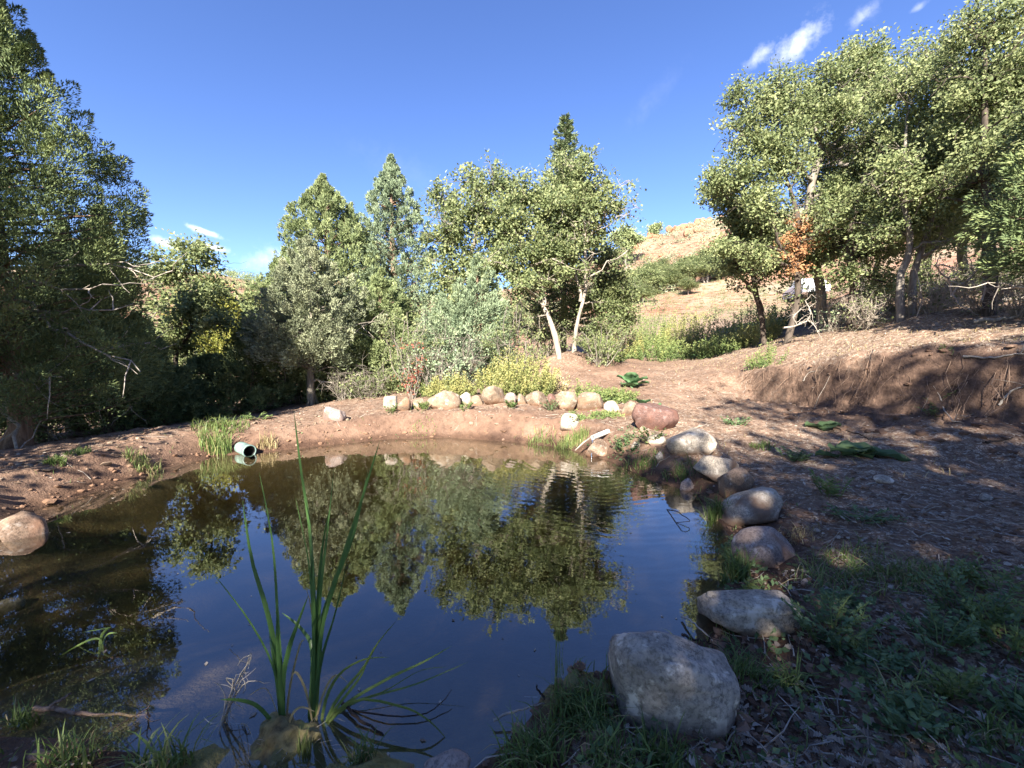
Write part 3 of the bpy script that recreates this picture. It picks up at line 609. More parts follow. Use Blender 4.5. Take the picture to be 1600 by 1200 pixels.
def oak_core(name, loc, trunks, lobes, label, seed, leaf='oak', bark='bark_oak', dens=26, per=36, size=.095, sig=.13, group='gambel oaks', twigs=0, cat='tree', name_c='crown', deadlobes=(), sides=7, sscale=1.0):
    r = np.random.default_rng(seed); loc = np.asarray(loc, float); gt, gc = Geo(), Geo(); tp, trd = [], []
    for pts, rad in trunks:
        n = 14; q = spline(np.column_stack([pts, rad]), n); wv = np.linspace(0, 1, n)[:, None]; q[:, :3] += r.normal(size=(n, 3)) * .02 * (.3 + .7 * wv) + .07 * np.sin(wv * r.uniform(5, 9, 3) + r.uniform(0, 6, 3)) * np.minimum(1, 4 * wv) * [1, 1, 0]
        tube(gt, q[:, :3], np.maximum(q[:, 3], .006) * (1 + .08 * r.normal(size=n)), 8); tp.append(q[4:, :3]); trd.append(q[4:, 3])
    tp = np.concatenate(tp); trd = np.concatenate(trd)
    extra = []
    nside = 0 if sides is None else sides
    for _ in range(nside * len(trunks)):
        k = r.integers(0, len(tp)); a = r.uniform(0, 6.28); ln_ = r.uniform(.5, 1.7) * sscale; e = tp[k] + np.array([math.cos(a) * ln_, math.sin(a) * ln_, r.uniform(-.15, .75) * ln_])
        lm = curve(tp[k], e, 8, .12, r, .06); tube(gt, lm, np.linspace(min(trd[k] * .5, .03), .006, 8), 5); pts = []
        for _ in range(r.integers(4, 9)):
            j = r.integers(2, 8); e2 = lm[j] + unit(r.normal(size=3) + [0, 0, .1]) * r.uniform(.2, .6) * sscale; tube(gt, curve(lm[j], e2, 5, .12, r), np.linspace(.009, .003, 5), 4)
            if r.uniform() < .8: pts.append(e2)
        if pts: leaf_blob(gc, r, np.array(pts), int(per * .7), sig * .9, size, np.clip(.45 + .15 * r.normal(size=len(pts)), 0, 1))
    for li, lb in enumerate(lobes):
        c, rad = np.asarray(lb[0], float), np.asarray(lb[1], float)
        cost = np.linalg.norm(tp - c, axis=1) + 3 * np.maximum(tp[:, 2] - c[2] + .2 * rad[2], 0); k = int(np.argmin(cost))
        lm = curve(tp[k], c, 9, .07, r, .04); r0 = min(trd[k] * .8, .02 + .02 * np.linalg.norm(tp[k] - c) + .012)
        tube(gt, lm, np.linspace(r0, .012, 9), 6)
        nb = max(6, int(2.15 * dens * (rad[0] * rad[2] + .5 * rad[0] * rad[1])))
        dirs = unit(r.normal(size=(nb, 3))); u = r.uniform(.12, 1, nb) ** .5
        ends = c + dirs * rad * u[:, None] * (1 + .16 * r.normal(size=(nb, 1)))
        pts = [];
        for e in ends:
            j = r.integers(3, 9); b = curve(lm[j], e, 5, .09, r, .03)
            tube(gt, b, np.linspace(.013, .004, 5), 4); pts.append(e); pts.append(b[3] + r.normal(size=3) * .08)
        pts = np.array(pts); out = unit(pts - c)
        tc = np.clip(.53 + .17 * r.normal(size=len(pts)), .05, .95)
        leaf_blob(gc, r, pts, per, sig, size, tc, out=out)
        for _ in range(twigs):
            j = r.integers(4, 9); e = lm[j] + unit(r.normal(size=3)) * rad * r.uniform(.8, 1.3)
            b = curve(lm[j], e, 7, .12, r); tube(gt, b, np.linspace(.012, .003, 7), 4)
            for _ in range(3):
                jj = r.integers(2, 7); tube(gt, curve(b[jj], b[jj] + r.normal(size=3) * .22, 4, .1, r), np.linspace(.005, .002, 4), 3)
    for pc, rad, n in deadlobes:
        gd = Geo(); pts = np.asarray(pc) + r.normal(size=(n, 3)) * np.asarray(rad) * .5
        leaf_blob(gd, r, pts, 26, .08, size, np.full(n, .5)); extra.append(('dead_leaves', gd, 'dead_leaf'))
    return finish_tree(name, loc, label, cat, group, gt, gc, bark, leaf, extra)
def oak_px(base, trunks, lobes, label, seed, dead=(), **kw):
    u, v, d = base; b = P(u, v, d); b[2] = Hs(b[0], b[1])
    T = []
    for t in trunks:
        pts = [P(q[0], q[1], d + q[2]) for q in t]
        if abs(t[0][2]) < .6 and t[0][1] > v - 12: pts[0][2] = Hs(pts[0][0], pts[0][1]) - .1
        T.append((np.array(pts), [q[3] for q in t]))
    Lb = [(P(q[0], q[1], d + q[2]), np.array([q[3], (q[3] + q[4]) / 2, q[4]]) / FPX * (d + q[2])) for q in lobes]
    dl = [(P(q[0], q[1], d + q[2]), np.array([q[3], q[3], q[4]]) / FPX * (d + q[2]), q[5]) for q in dead]
    return oak_core('gambel_oak', b, T, Lb, label, seed, deadlobes=dl, **kw)
def at(u, v, d):
    q = P(u, v, d); q[2] = Hs(q[0], q[1]); return q
def jun_px(u, d, vtop, half, label, seed, **kw):
    q = at(u, 600, d); ht = P(u, vtop, d)[2] - q[2]; return juniper(q, ht, half / FPX * d, label, seed, **kw)

# left group
jun_px(18, 6.7, -90, 215, 'huge juniper at the left edge with shaggy reddish trunk and bare dead limbs below', 101, plumes=860, per=140, spr=.064, dead=12, dead_dir=-.4, plume=(.4, .9), zb=.09, pw=.72, fill=.5, trunk_r=.14)
jun_px(172, 9.2, 330, 75, 'slim juniper with a black trunk standing right behind the huge juniper', 102, plumes=300, per=60, zb=.08, dead=5, dead_dir=-1.2, bark='bark_dark')
jun_px(112, 10.5, 350, 85, 'shaded juniper with a thick dark trunk behind the left bank, left of the slim one', 103, plumes=300, per=60, zb=.1, dead=5, bark='bark_dark', trunk_r=.17)
jun_px(395, 11.6, 505, 62, 'low dark juniper in deep shade at the left foot of the grey pinyon', 104, plumes=170, per=60, zb=.02, pw=.5, plume=(.3, .6))
jun_px(330, 11.2, 560, 75, 'squat dark juniper bush under the small left oak', 105, plumes=150, per=60, zb=.0, pw=.4, plume=(.3, .5))
jun_px(255, 10.4, 570, 60, 'rounded dark juniper bush beside the slim juniper trunk', 106, plumes=130, per=60, zb=.0, pw=.4, plume=(.3, .5))
jun_px(55, 8.9, 440, 80, 'dark juniper thicket right behind the trunk of the huge juniper', 125, plumes=260, per=60, zb=.05, pw=.5, dead=4, dead_dir=-.9)
jun_px(222, 9.9, 500, 62, 'dark juniper sapling between the slim juniper and the rounded bush', 126, plumes=200, per=60, zb=.0, pw=.5)
oak_px((285, 655, 11.5), [[(285, 650, 0, .08), (280, 560, 0, .07), (292, 480, .1, .05), (300, 420, .2, .03)], [(282, 545, 0, .05), (310, 500, -.3, .04), (345, 510, -.5, .02)]],
       [(300, 398, 0, 38, 24), (268, 425, .3, 30, 30), (328, 450, 0, 32, 24), (290, 475, -.3, 38, 26), (340, 505, -.4, 34, 16), (270, 530, 0, 40, 30)],
       'small open oak with a thin dark crown against the sky right of the huge juniper', 107, dens=30, per=26, sig=.13, bark='bark_dark', twigs=3)
oak_px((350, 630, 19), [[(350, 620, 0, .1), (345, 540, 0, .08), (340, 470, 0, .05)], [(395, 615, .5, .08), (390, 540, .5, .06), (385, 480, .5, .04)]],
       [(330, 480, 0, 50, 38), (380, 500, 0, 45, 40), (300, 520, 0, 45, 40), (345, 550, -.5, 60, 40), (410, 545, 1, 35, 45)], 'sunlit yellow green oak seen through the gap behind the small left oak', 108, leaf='oak_yellow', dens=17, per=40, sig=.2)
oak_px((120, 690, 15), [[(120, 680, 0, .1), (115, 600, 0, .08), (110, 540, 0, .05)]], [(60, 600, 0, 70, 45), (130, 620, 0, 60, 45), (190, 600, 0, 60, 50), (20, 640, 1, 60, 40), (120, 560, 0, 70, 40)],
       'pale sunlit oak scrub glimpsed under the limbs of the huge juniper', 109, leaf='oak', dens=9, per=40, sig=.2)
oak_px((235, 660, 16), [[(235, 650, 0, .1), (235, 560, 0, .07), (230, 500, 0, .05)]], [(215, 540, 0, 55, 45), (260, 570, 0, 50, 45), (240, 620, 0, 60, 40), (290, 610, 0, 45, 40)],
       'sunlit oak scrub behind the slim juniper trunk', 110, leaf='oak', dens=14, per=40, sig=.2)

# centre group
jun_px(488, 11.6, 375, 100, 'grey green pinyon with a crooked bare trunk at the left end of the row', 111, leaf='pinyon', plumes=430, per=75, spr=.075, zb=.24, pw=.5, plume=(.3, .5), fill=.5, name='pinyon_pine', wspr=.35, dead=7, bark='bark_oak', trunk_r=.1, group='conifers behind the pond')
jun_px(517, 14.4, 278, 150, 'broad bright green juniper with a pointed top behind the grey pinyon', 112, leaf='juniper_green', plumes=1500, per=46, spr=.1, zb=.02, pw=.7, plume=(.28, .5), group='conifers behind the pond', fill=.42)
jun_px(556, 14.8, 326, 84, 'narrow green juniper shouldering the right side of the broad bright green one', 113, leaf='juniper_green', plumes=600, per=40, spr=.1, zb=.03, pw=.62, plume=(.28, .5), group='conifers behind the pond', fill=.42)
jun_px(620, 15.6, 246, 112, 'tall blue green juniper with a needle sharp spire left of the oaks', 114, leaf='juniper_blue', plumes=1500, per=48, spr=.095, zb=.02, pw=.68, plume=(.28, .5), group='conifers behind the pond', fill=.42)
jun_px(440, 15.5, 408, 60, 'green juniper showing past the left side of the grey pinyon', 115, leaf='juniper_green', plumes=260, per=60, zb=.04, pw=.55, group='conifers behind the pond')
jun_px(745, 13.0, 405, 62, 'blue green young juniper between the oak trunks', 116, leaf='juniper_blue', plumes=300, per=65, spr=.095, zb=.02, pw=.55, group='conifers behind the pond')
jun_px(690, 12.6, 465, 52, 'small blue green juniper bush left of the oak trunks', 117, leaf='juniper_blue', plumes=220, per=60, spr=.09, zb=.0, pw=.5, group='conifers behind the pond')
oak_px((735, 575, 14), [[(735, 570, 0, .13), (738, 500, 0, .11), (735, 430, 0, .09), (745, 360, 0, .06), (750, 300, 0, .03)], [(736, 470, 0, .07), (705, 400, 0, .05), (690, 330, 0, .03)], [(735, 440, 0, .07), (775, 380, .2, .05), (785, 310, .2, .03)]],
       [(690, 310, 0, 28, 24), (735, 285, 0, 32, 26), (722, 335, 0, 38, 30), (700, 375, 0, 40, 32), (775, 280, .2, 24, 24), (765, 330, 0, 36, 34), (790, 370, .3, 38, 34), (740, 415, 0, 52, 34), (690, 435, -.3, 34, 30), (800, 300, .4, 20, 28), (720, 480, -.4, 50, 30)],
       'open crowned oak between the blue green spire and the leaning oak', 118, dens=19, per=30, twigs=2)
oak_px((873, 558, 13.5), [[(875, 556, 0, 0.094), (862, 515, 0, 0.086), (848, 475, 0, 0.072), (830, 445, 0, 0.058), (815, 390, 0, .05), (812, 320, 0, .03)], [(850, 478, 0, .08), (845, 420, .2, .06), (855, 350, .3, .03)]],
       [(815, 300, 0, 34, 30), (850, 320, .2, 36, 38), (800, 350, 0, 38, 34), (835, 390, 0, 48, 34), (790, 410, -.2, 34, 28), (870, 410, .2, 34, 30), (820, 440, -.3, 34, 22)],
       'oak with a pale trunk leaning left over the yellow weeds', 119, bark='bark_pale', dens=20, per=32, twigs=2)
oak_px((897, 548, 14.4), [[(897, 548, 0, 0.086), (902, 500, 0, 0.072), (912, 450, 0, 0.061), (916, 400, 0, 0.050), (915, 350, 0, .05), (912, 280, 0, .03)], [(907, 470, 0, .06), (901, 430, -.1, .04), (900, 400, -.1, .02)], [(915, 380, 0, .05), (945, 340, 0, .03)]],
       [(905, 262, 0, 32, 26), (935, 290, 0, 28, 22), (900, 315, 0, 42, 32), (945, 330, -.2, 26, 16), (878, 355, 0, 36, 30), (925, 365, .2, 26, 26), (885, 400, -.3, 30, 22), (868, 290, .3, 30, 28), (965, 322, -.2, 10, 8)],
       'upright oak with a forked pale trunk right of the leaning one', 120, bark='bark_pale', dens=21, per=32, twigs=1)
def fir(loc, Ht, Rad, label, seed, leaf='fir', group='conifers behind the pond', nbr=190, name='fir_tree'):
    r = np.random.default_rng(seed); gt, gc = Geo(), Geo(); loc = np.asarray(loc, float)
    ts = np.linspace(0, 1, 8); tube(gt, loc + np.array([0, 0, 1.]) * (ts * Ht)[:, None] - [0, 0, .1], .14 * (1 - ts) + .01, 7)
    for k in range(nbr):
        t = .12 + .87 * (k + r.uniform()) / nbr; a = k * 2.4 + r.normal() * .3; l = Rad * ((1 - t) ** .85 + .03) * r.uniform(.65, 1.15)
        st = loc + np.array([0, 0, t * Ht]); d = np.array([math.cos(a), math.sin(a), .12])
        s = np.linspace(0, 1, 6)[:, None]; b = st + d * l * s + np.array([0, 0, 1.]) * l * (-.25 * np.sin(np.pi * s) + .12 * s ** 3)
        tube(gt, b, np.linspace(.016, .004, 6), 4)
        n = int(40 + 150 * l); q = r.uniform(.08, 1, n); B = np.stack([np.interp(q, s[:, 0], b[:, j]) for j in range(3)], -1)
        side = np.array([-math.sin(a), math.cos(a), 0]); B += side * (r.normal(size=n) * .16 * l * (1.1 - q))[:, None] + r.normal(size=(n, 3)) * .03
        kites(gc, B, d * .8 + side * r.normal(size=(n, 1)) * .7 + r.normal(size=(n, 3)) * .25 + [0, 0, .15], .13, .045, r, .45 + .15 * r.normal() + .12 * r.normal(size=n))
    return finish_tree(name, loc, label, 'tree', group, gt, gc, 'bark_oak', leaf)
q = at(880, 560, 17.5); fir(q, P(880, 178, 17.5)[2] - q[2], 2.7, 'tall fir whose spire rises above the pale trunked oaks', 121)
oak_px((955, 545, 17), [[(955, 545, 0, .06), (950, 480, 0, .05), (955, 420, 0, .03)], [(965, 540, .2, .05), (975, 480, .2, .035), (972, 420, .3, .02)]],
       [(945, 400, 0, 26, 26), (965, 440, 0, 30, 30), (940, 470, 0, 34, 34), (975, 490, 0, 26, 34), (935, 520, -.5, 28, 26)], 'young oak thicket with grey stems where the dry hill begins', 122, dens=20, per=34, sig=.17, twigs=4)
# understorey of the centre group
def bush(u, d, vtop, half, label, seed, leaf='oak', name='shrub', dens=46, per=16, size=.06, sig=.07, twigs=0, bark='dead', group='shrubs at the foot of the trees', cat='shrub', stems=14, sq=.75, vb=None):
    bark = 'bark_oak' if bark == 'dead' else bark
    b = at(u, 600, d); r = np.random.default_rng(seed); ht = P(u, vtop, d)[2] - b[2]; w = half / FPX * d; gt, gc = Geo(), Geo(); pts = []
    nst = int(stems); ne = max(10, int(dens * w * (ht + w)))
    for k in range(nst):
        a = r.uniform(0, 6.28); rr2 = w * r.uniform(.15, 1) ** .6; e = b + np.array([math.cos(a) * rr2, math.sin(a) * rr2 * sq, ht * (1 - .5 * (rr2 / w) ** 2) * r.uniform(.7, 1.05)])
        s = b + np.array([math.cos(a), math.sin(a), 0]) * w * r.uniform(0, .3); s[2] = Hs(s[0], s[1]) - .05
        c = curve(s, e, 7, .08, r, .05); tube(gt, c, np.linspace(.014, .004, 7) * (.6 + .5 * ht), 4)
        for _ in range(max(1, ne // nst)):
            j = r.integers(1, 7); e2 = c[j] + unit(r.normal(size=3) + [0, 0, .35]) * r.uniform(.1, .4) * min(1, .4 + .5 * ht)
            tube(gt, curve(c[j], e2, 3, .05, r), [.005, .004, .002], 3); pts.append(e2)
        for _ in range(twigs):
            j = r.integers(1, 7); e2 = c[j] + unit(r.normal(size=3) + [0, 0, .2]) * r.uniform(.3, .8) * ht * .5
            cc = curve(c[j], e2, 6, .14, r); tube(gt, cc, np.linspace(.008, .002, 6), 3)
            for _ in range(3): jj = r.integers(1, 6); tube(gt, curve(cc[jj], cc[jj] + r.normal(size=3) * .15, 3, .1, r), [.004, .003, .002], 3)
    pts = np.array(pts)
    if per: leaf_blob(gc, r, pts, per, sig, size, np.clip(.45 + .16 * r.normal(size=len(pts)), 0, 1))
    root = thing(name, tuple(b), label, cat, group)
    obj('stems', gt.mesh('stems', M[bark], b, True), root)
    if gc.n: obj('foliage', gc.mesh('foliage', M[leaf], b), root)
    return root
bush(580, 11.4, 562, 46, 'tangle of bare grey twigs under the broad green juniper', 131, leaf='oak', per=10, twigs=4, stems=16, bark='bark_oak')
bush(538, 11.4, 572, 30, 'bare grey twig tangle right of the pinyon trunk', 132, leaf='oak', per=6, twigs=4, stems=14, bark='bark_oak')
bush(648, 11.2, 470, 48, 'green leafy shrub left of the oak trunks', 133, leaf='oak', per=18, twigs=3)
jun_px(598, 13.2, 425, 78, 'wide green juniper whose foliage reaches the ground below the blue green spire', 134, leaf='juniper_green', plumes=620, per=40, spr=.09, zb=.0, pw=.55, plume=(.26, .45), group='conifers behind the pond')
bush(645, 10.3, 538, 16, 'small reddish sumac in front of the leafy shrubs', 135, leaf='red_leaf', per=14, stems=6)
bush(720, 11.3, 500, 44, 'grey leafed shrub with drooping bare branches under the open crowned oak', 136, leaf='juniper_blue', per=12, twigs=5, stems=14)
bush(680, 10.6, 530, 40, 'low dusty green shrub behind the widest wall stone', 137, leaf='juniper_blue', per=14, twigs=3)
bush(800, 12.2, 470, 50, 'dense green shrub behind the yellow weeds', 138, leaf='oak', per=20, twigs=2)
bush(935, 13.4, 490, 46, 'light green shrub right of the forked oak trunk', 139, leaf='oak', per=16, twigs=2)
bush(850, 15, 470, 40, 'dark leaved shrub in the gap behind the leaning oak trunk', 140, leaf='oak', per=18)
bush(780, 15, 430, 50, 'deep green shrub behind the young juniper', 141, leaf='oak', per=18)
bush(470, 13, 520, 40, 'shaded green shrub behind the pinyon trunk', 142, leaf='oak', per=18)
jun_px(545, 12.9, 470, 66, 'low green juniper filling the foot of the broad bright green one', 143, leaf='juniper_green', plumes=480, per=40, spr=.085, zb=.0, pw=.5, plume=(.26, .45), group='conifers behind the pond')
# yellow weeds
def weeds(u, d, vtop, half, label, seed, leaf='brush_yellow', group='yellow weeds', n=60, per=26, name='weed_clump', cat='weeds', size=.05, wr=.3):
    per = int(per * 1.5); b = at(u, 600, d); r = np.random.default_rng(seed); ht = P(u, vtop, d)[2] - b[2]; w = half / FPX * d; gt, gc = Geo(), Geo()
    for k in range(n):
        a = r.uniform(0, 6.28); q = w * r.uniform(0, 1) ** .5; s = b + np.array([math.cos(a) * q, math.sin(a) * q * .7, 0]); s[2] = Hs(s[0], s[1]) - .03
        e = s + np.array([math.cos(a) * .25 * q, math.sin(a) * .2 * q, ht * (1 - .55 * (q / w) ** 2) * r.uniform(.65, 1.08)]) + r.normal(size=3) * .05
        c = curve(s, e, 6, .05, r); tube(gt, c, np.linspace(.006, .002, 6), 3)
        qq = r.uniform(.12, 1, per); B = np.stack([np.interp(qq, np.linspace(0, 1, 6), c[:, j]) for j in range(3)], -1) + r.normal(size=(per, 3)) * .025
        kD = r.normal(size=(per, 3)) + [0, 0, .5]; kites(gc, B, kD, size * r.uniform(.7, 1.5, per), size * wr * 1.7, r, .3 + .6 * qq ** 1.3 + .12 * r.normal(size=per) + .12 * r.normal(), S=unit(np.cross(unit(kD), unit(r.normal(size=(per, 3)) * .7 + np.array([-.2, -.8, .6])))))
    root = thing(name, tuple(b), label, cat, group)
    obj('stems', gt.mesh('stems', M['weed'], b), root); obj('foliage', gc.mesh('foliage', M[leaf], b), root); return root
weeds(808, 10.1, 540, 54, 'largest clump of yellow weeds, behind the tallest wall stone', 151, n=150, per=34)
weeds(708, 10.2, 576, 36, 'shorter yellow green weed clump behind the widest wall stone', 152, n=80, per=30)
weeds(858, 10.6, 572, 26, 'thin straw coloured weeds at the right side of the largest yellow clump', 153, n=50, per=18, leaf='straw')
weeds(675, 10.6, 588, 24, 'small green weeds at the left end of the yellow weeds', 154, n=50, leaf='weed')
for k, (u, d, vt, hf, lf, lb) in enumerate([
    (1010, 20, 500, 36, 'weed', 'leafy green weeds left of the yellow patch in the clearing'),
    (1060, 19, 488, 34, 'brush_yellow', 'brightest yellow weeds in the middle of the clearing'),
    (1100, 18.5, 486, 32, 'brush_yellow', 'upright yellow weeds right of the brightest ones in the clearing'),
    (1140, 17, 492, 34, 'brush_yellow', 'pale yellow green weeds below the small dark oak'),
    (1180, 15.5, 488, 34, 'brush_yellow', 'yellow green weeds left of the slender curved oak trunk'),
    (1030, 17, 512, 36, 'weed', 'low green weeds at the front of the clearing'),
    (1110, 16, 520, 40, 'weed', 'low dusty weeds at the edge of the track'),
    (975, 18, 500, 28, 'brush_yellow', 'yellow green weeds beside the young oak thicket'),
    (945, 14.5, 525, 30, 'weed', 'mixed weeds right of the forked oak trunk'),
    (1010, 23, 478, 30, 'weed', 'bright leafy bush at the back of the clearing'),
    (1070, 22, 475, 34, 'brush_yellow', 'tall yellow weeds at the back of the clearing'),
    (1160, 20, 470, 40, 'weed', 'green weeds against the shaded road bank'),
    (1210, 17, 470, 34, 'weed', 'green weeds behind the slender curved oak trunk')]):
    weeds(u, d, vt, hf, lb, 160 + k, leaf=lf, n=70, per=26, size=.07, wr=.36, group='weeds of the clearing')
weeds(925, 9.2, 596, 30, 'dark green weeds growing over the right end of the wall', 175, leaf='weed', n=60, per=22, group='weeds by the wall')
weeds(965, 9.2, 600, 24, 'green weeds between the wall end and the broad leaf plant', 176, leaf='weed', n=45, per=22, group='weeds by the wall')
weeds(945, 7.6, 645, 24, 'weeds with pale flowers above the white spout pipe', 177, leaf='weed', n=40, per=20, group='weeds by the wall')
weeds(905, 7.5, 650, 12, 'small weeds right of the pale rounded stone', 178, leaf='weed', n=22, per=16, group='weeds by the wall')
weeds(1195, 10.6, 535, 24, 'leafy weed on the lip of the cut bank', 179, leaf='weed', n=30, per=22, group='weeds by the wall')

# right group
oak_px((1196, 508, 14), [[(1196, 508, 0, .1), (1192, 480, 0, .09), (1180, 455, 0, .08), (1170, 430, 0, .05), (1160, 390, 0, .03)], [(1182, 458, 0, .06), (1165, 445, -.1, .05), (1150, 425, -.2, .03)]],
       [(1165, 360, 0, 34, 30), (1140, 330, 0, 30, 30), (1195, 350, 0, 32, 34), (1120, 300, 0, 26, 28), (1155, 410, -.2, 26, 20), (1200, 410, 0, 28, 26)],
       'small oak with a dark crooked trunk at the left of the right hand oaks', 201, bark='bark_dark', dens=27, per=30)
oak_px((1228, 537, 12), [[(1228, 537, 0, .095), (1240, 495, 0, .085), (1243, 455, 0, .08), (1240, 410, 0, .075), (1250, 360, 0, .06), (1240, 300, .1, .045), (1215, 220, .2, .025)], [(1241, 415, 0, .05), (1210, 370, -.2, .04), (1195, 300, -.2, .02)]],
       [(1150, 270, 0, 42, 36), (1120, 285, .2, 30, 30), (1160, 210, 0, 34, 40), (1190, 165, .2, 34, 34), (1215, 240, 0, 40, 42), (1190, 320, -.3, 40, 34), (1145, 150, .2, 20, 22), (1235, 180, .2, 40, 40), (1225, 130, .3, 34, 26), (1130, 390, -.2, 30, 20), (1180, 400, -.4, 26, 18)],
       'oak with a slender curved trunk and a patch of dead orange leaves', 202, dens=20, size=.078, per=42, bark='bark_dark', twigs=3, dead=[(1243, 385, -.2, 22, 42, 34), (1262, 370, -.1, 16, 30, 14)])
oak_px((1285, 500, 13), [[(1285, 500, 0, .15), (1280, 450, 0, .14), (1268, 400, 0, .13), (1262, 340, 0, .125), (1272, 270, 0, .11), (1300, 235, 0, .075), (1335, 190, -.1, .045), (1360, 160, -.1, .03)], [(1275, 262, 0, .075), (1277, 215, 0, .05), (1235, 208, -.2, .035), (1215, 200, -.3, .03)], [(1300, 240, 0, .07), (1320, 260, -.4, .05), (1350, 250, -.5, .03)]],
       [(1290, 125, 0, 44, 28), (1340, 100, .2, 44, 34), (1270, 170, .4, 42, 34), (1330, 170, .3, 46, 40), (1380, 130, .2, 40, 40), (1310, 230, .6, 50, 38), (1370, 220, .3, 44, 40), (1290, 300, .8, 44, 36), (1345, 300, .6, 44, 36), (1360, 85, .2, 22, 22), (1310, 180, -.9, 40, 24), (1240, 250, -.8, 30, 26), (1315, 300, -.8, 36, 34), (1250, 420, -.2, 24, 26)],
       'big oak with a pale twisted main trunk in the middle of the right hand oaks', 203, bark='bark_oak', dens=20, size=.08, per=42, twigs=3)
oak_px((1332, 478, 11.5), [[(1332, 478, 0, .1), (1328, 420, 0, .09), (1335, 350, 0, .07), (1345, 280, .1, .04)]],
       [(1340, 330, .3, 50, 40), (1385, 300, .3, 44, 40), (1400, 220, .5, 46, 46), (1300, 380, .6, 44, 34), (1360, 390, .4, 46, 30), (1320, 430, -.3, 34, 20), (1375, 440, -.2, 30, 20), (1300, 330, -.5, 34, 26)], 'straight dark stemmed oak right of the big twisted oak', 204, bark='bark_dark', dens=18, size=.075, per=42, twigs=3)
oak_px((1415, 505, 10.2), [[(1408, 505, 0, .09), (1412, 440, 0, .085), (1418, 380, 0, .07), (1410, 300, 0, .05), (1420, 200, .1, .03)], [(1425, 505, .1, .09), (1430, 440, .1, .08), (1445, 370, .1, .06), (1470, 270, .2, .04), (1490, 180, .3, .02)]],
       [(1410, 130, .2, 46, 40), (1450, 85, .3, 40, 34), (1470, 160, .2, 52, 44), (1425, 230, .3, 52, 44), (1490, 240, .2, 50, 46), (1440, 320, .3, 52, 40), (1500, 110, .4, 46, 40), (1390, 360, .5, 44, 32), (1480, 360, .6, 44, 24), (1400, 270, -.6, 40, 30), (1460, 300, -.6, 36, 28)],
       'twin stemmed oak with rough bark beside the grey fallen branches', 205, dens=20, size=.07, per=46, twigs=3)
oak_px((1540, 480, 8.8), [[(1545, 480, 0, .12), (1550, 400, 0, .11), (1540, 300, 0, .08), (1535, 180, 0, .05), (1540, 80, 0, .03)], [(1548, 380, 0, .07), (1580, 250, 0, .05), (1600, 120, 0, .03)]],
       [(1530, 50, 0, 46, 36), (1580, 30, 0, 50, 44), (1555, 120, 0, 60, 50), (1515, 170, .2, 44, 44), (1610, 110, 0, 60, 60), (1570, 220, .2, 60, 50), (1530, 290, .3, 52, 44), (1600, 310, .2, 60, 54), (1560, 365, .4, 50, 26), (1510, 20, .2, 20, 18), (1520, 240, -.6, 36, 28)],
       'tall oak reaching the top right corner of the picture', 206, dens=20, size=.064, per=50, bark='bark_dark', twigs=3)
jun_px(1650, 7.0, 60, 90, 'dark juniper cut by the right picture edge', 207, plumes=340, per=70, zb=.22, dead=5, pw=.5, up=.3, spr=.09, bark='bark_jun', group='junipers round the pond')
# farther oaks behind them
proto_lobes = [((0, 0, 3.6), (1.0, 1.0, .9)), ((.9, .2, 3.0), (.9, .8, .8)), ((-.9, -.1, 2.9), (.9, .9, .8)), ((.2, .8, 2.6), (.9, .8, .8)), ((.1, -.8, 2.5), (.9, .8, .7)), ((-.3, .1, 4.4), (.8, .8, .7)), ((.6, -.3, 4.1), (.7, .7, .6)), ((1.2, -.3, 2.0), (.6, .6, .5)), ((-1.2, .2, 1.9), (.6, .6, .5))]
def proto_oak(seed, label, loc, group, k=1.0, leaf='oak', bark='bark_oak', dens=15, per=34, sig=.2, size=.1):
    loc = np.asarray(loc, float); r = np.random.default_rng(seed)
    T = [(np.array([loc + [0, 0, -.15], loc + [.06, .03, 1.2], loc + [-.05, 0, 2.4], loc + [0, .05, 3.8]]) , [.13, .11, .08, .03]), (np.array([loc + [.25, .1, -.15], loc + [.45, .1, 1.2], loc + [.6, .1, 2.4], loc + [.8, .15, 3.2]]), [.09, .08, .06, .03])]
    Lb = [(loc + np.array(c) + r.normal(size=3) * .15, np.array(a)) for c, a in proto_lobes]
    return oak_core('gambel_oak', loc, T, Lb, label, seed, leaf=leaf, bark=bark, dens=dens, per=per, sig=sig, size=size, group=group)
po = proto_oak(210, 'leafy oak filling the gap behind the straight dark stemmed oak', at(1350, 450, 16), 'oaks deeper in the right hand wood')
g_ = 'oaks deeper in the right hand wood'
for u, d, sc, rz, lb in [(1450, 15, 1.25, 1.3, 'dense oak deep in the wood behind the twin stemmed oak'), (1540, 13, 1.3, 2.4, 'dense oak behind the tall corner oak'), 
                         (1640, 11, 1.2, 5.1, 'oak at the right picture edge behind the dark juniper'), (1600, 16, 1.4, 3.9, 'farthest oak near the right picture edge')]:
    dup(po, at(u, 450, d), rz, sc, lb, group=g_)
bush(1390, 12.0, 430, 44, 'undergrowth of thin grey stems behind the twin stemmed oak', 221, per=7, twigs=5, stems=18)
bush(1480, 11.0, 420, 60, 'leafy undergrowth and bare stems behind the grey fallen branches', 222, per=9, twigs=6, stems=20)
bush(1310, 13.0, 450, 40, 'pale leafy undergrowth beside the white car', 223, per=9, twigs=3)
bush(1350, 10.9, 438, 46, 'pale twiggy undergrowth in front of the straight dark stemmed oak', 231, per=6, twigs=6, stems=16, bark='bark_pale')
bush(1445, 9.9, 432, 46, 'pale twiggy undergrowth right of the twin stemmed oak', 232, per=5, twigs=7, stems=16, bark='bark_pale')
bush(1525, 9.0, 425, 44, 'bare pale brush in front of the corner oak', 233, per=4, twigs=7, stems=16, bark='bark_pale')
bush(1292, 12.2, 452, 32, 'sage coloured brush at the foot of the big twisted oak', 234, leaf='juniper_blue', per=8, twigs=4, stems=12, bark='bark_pale')
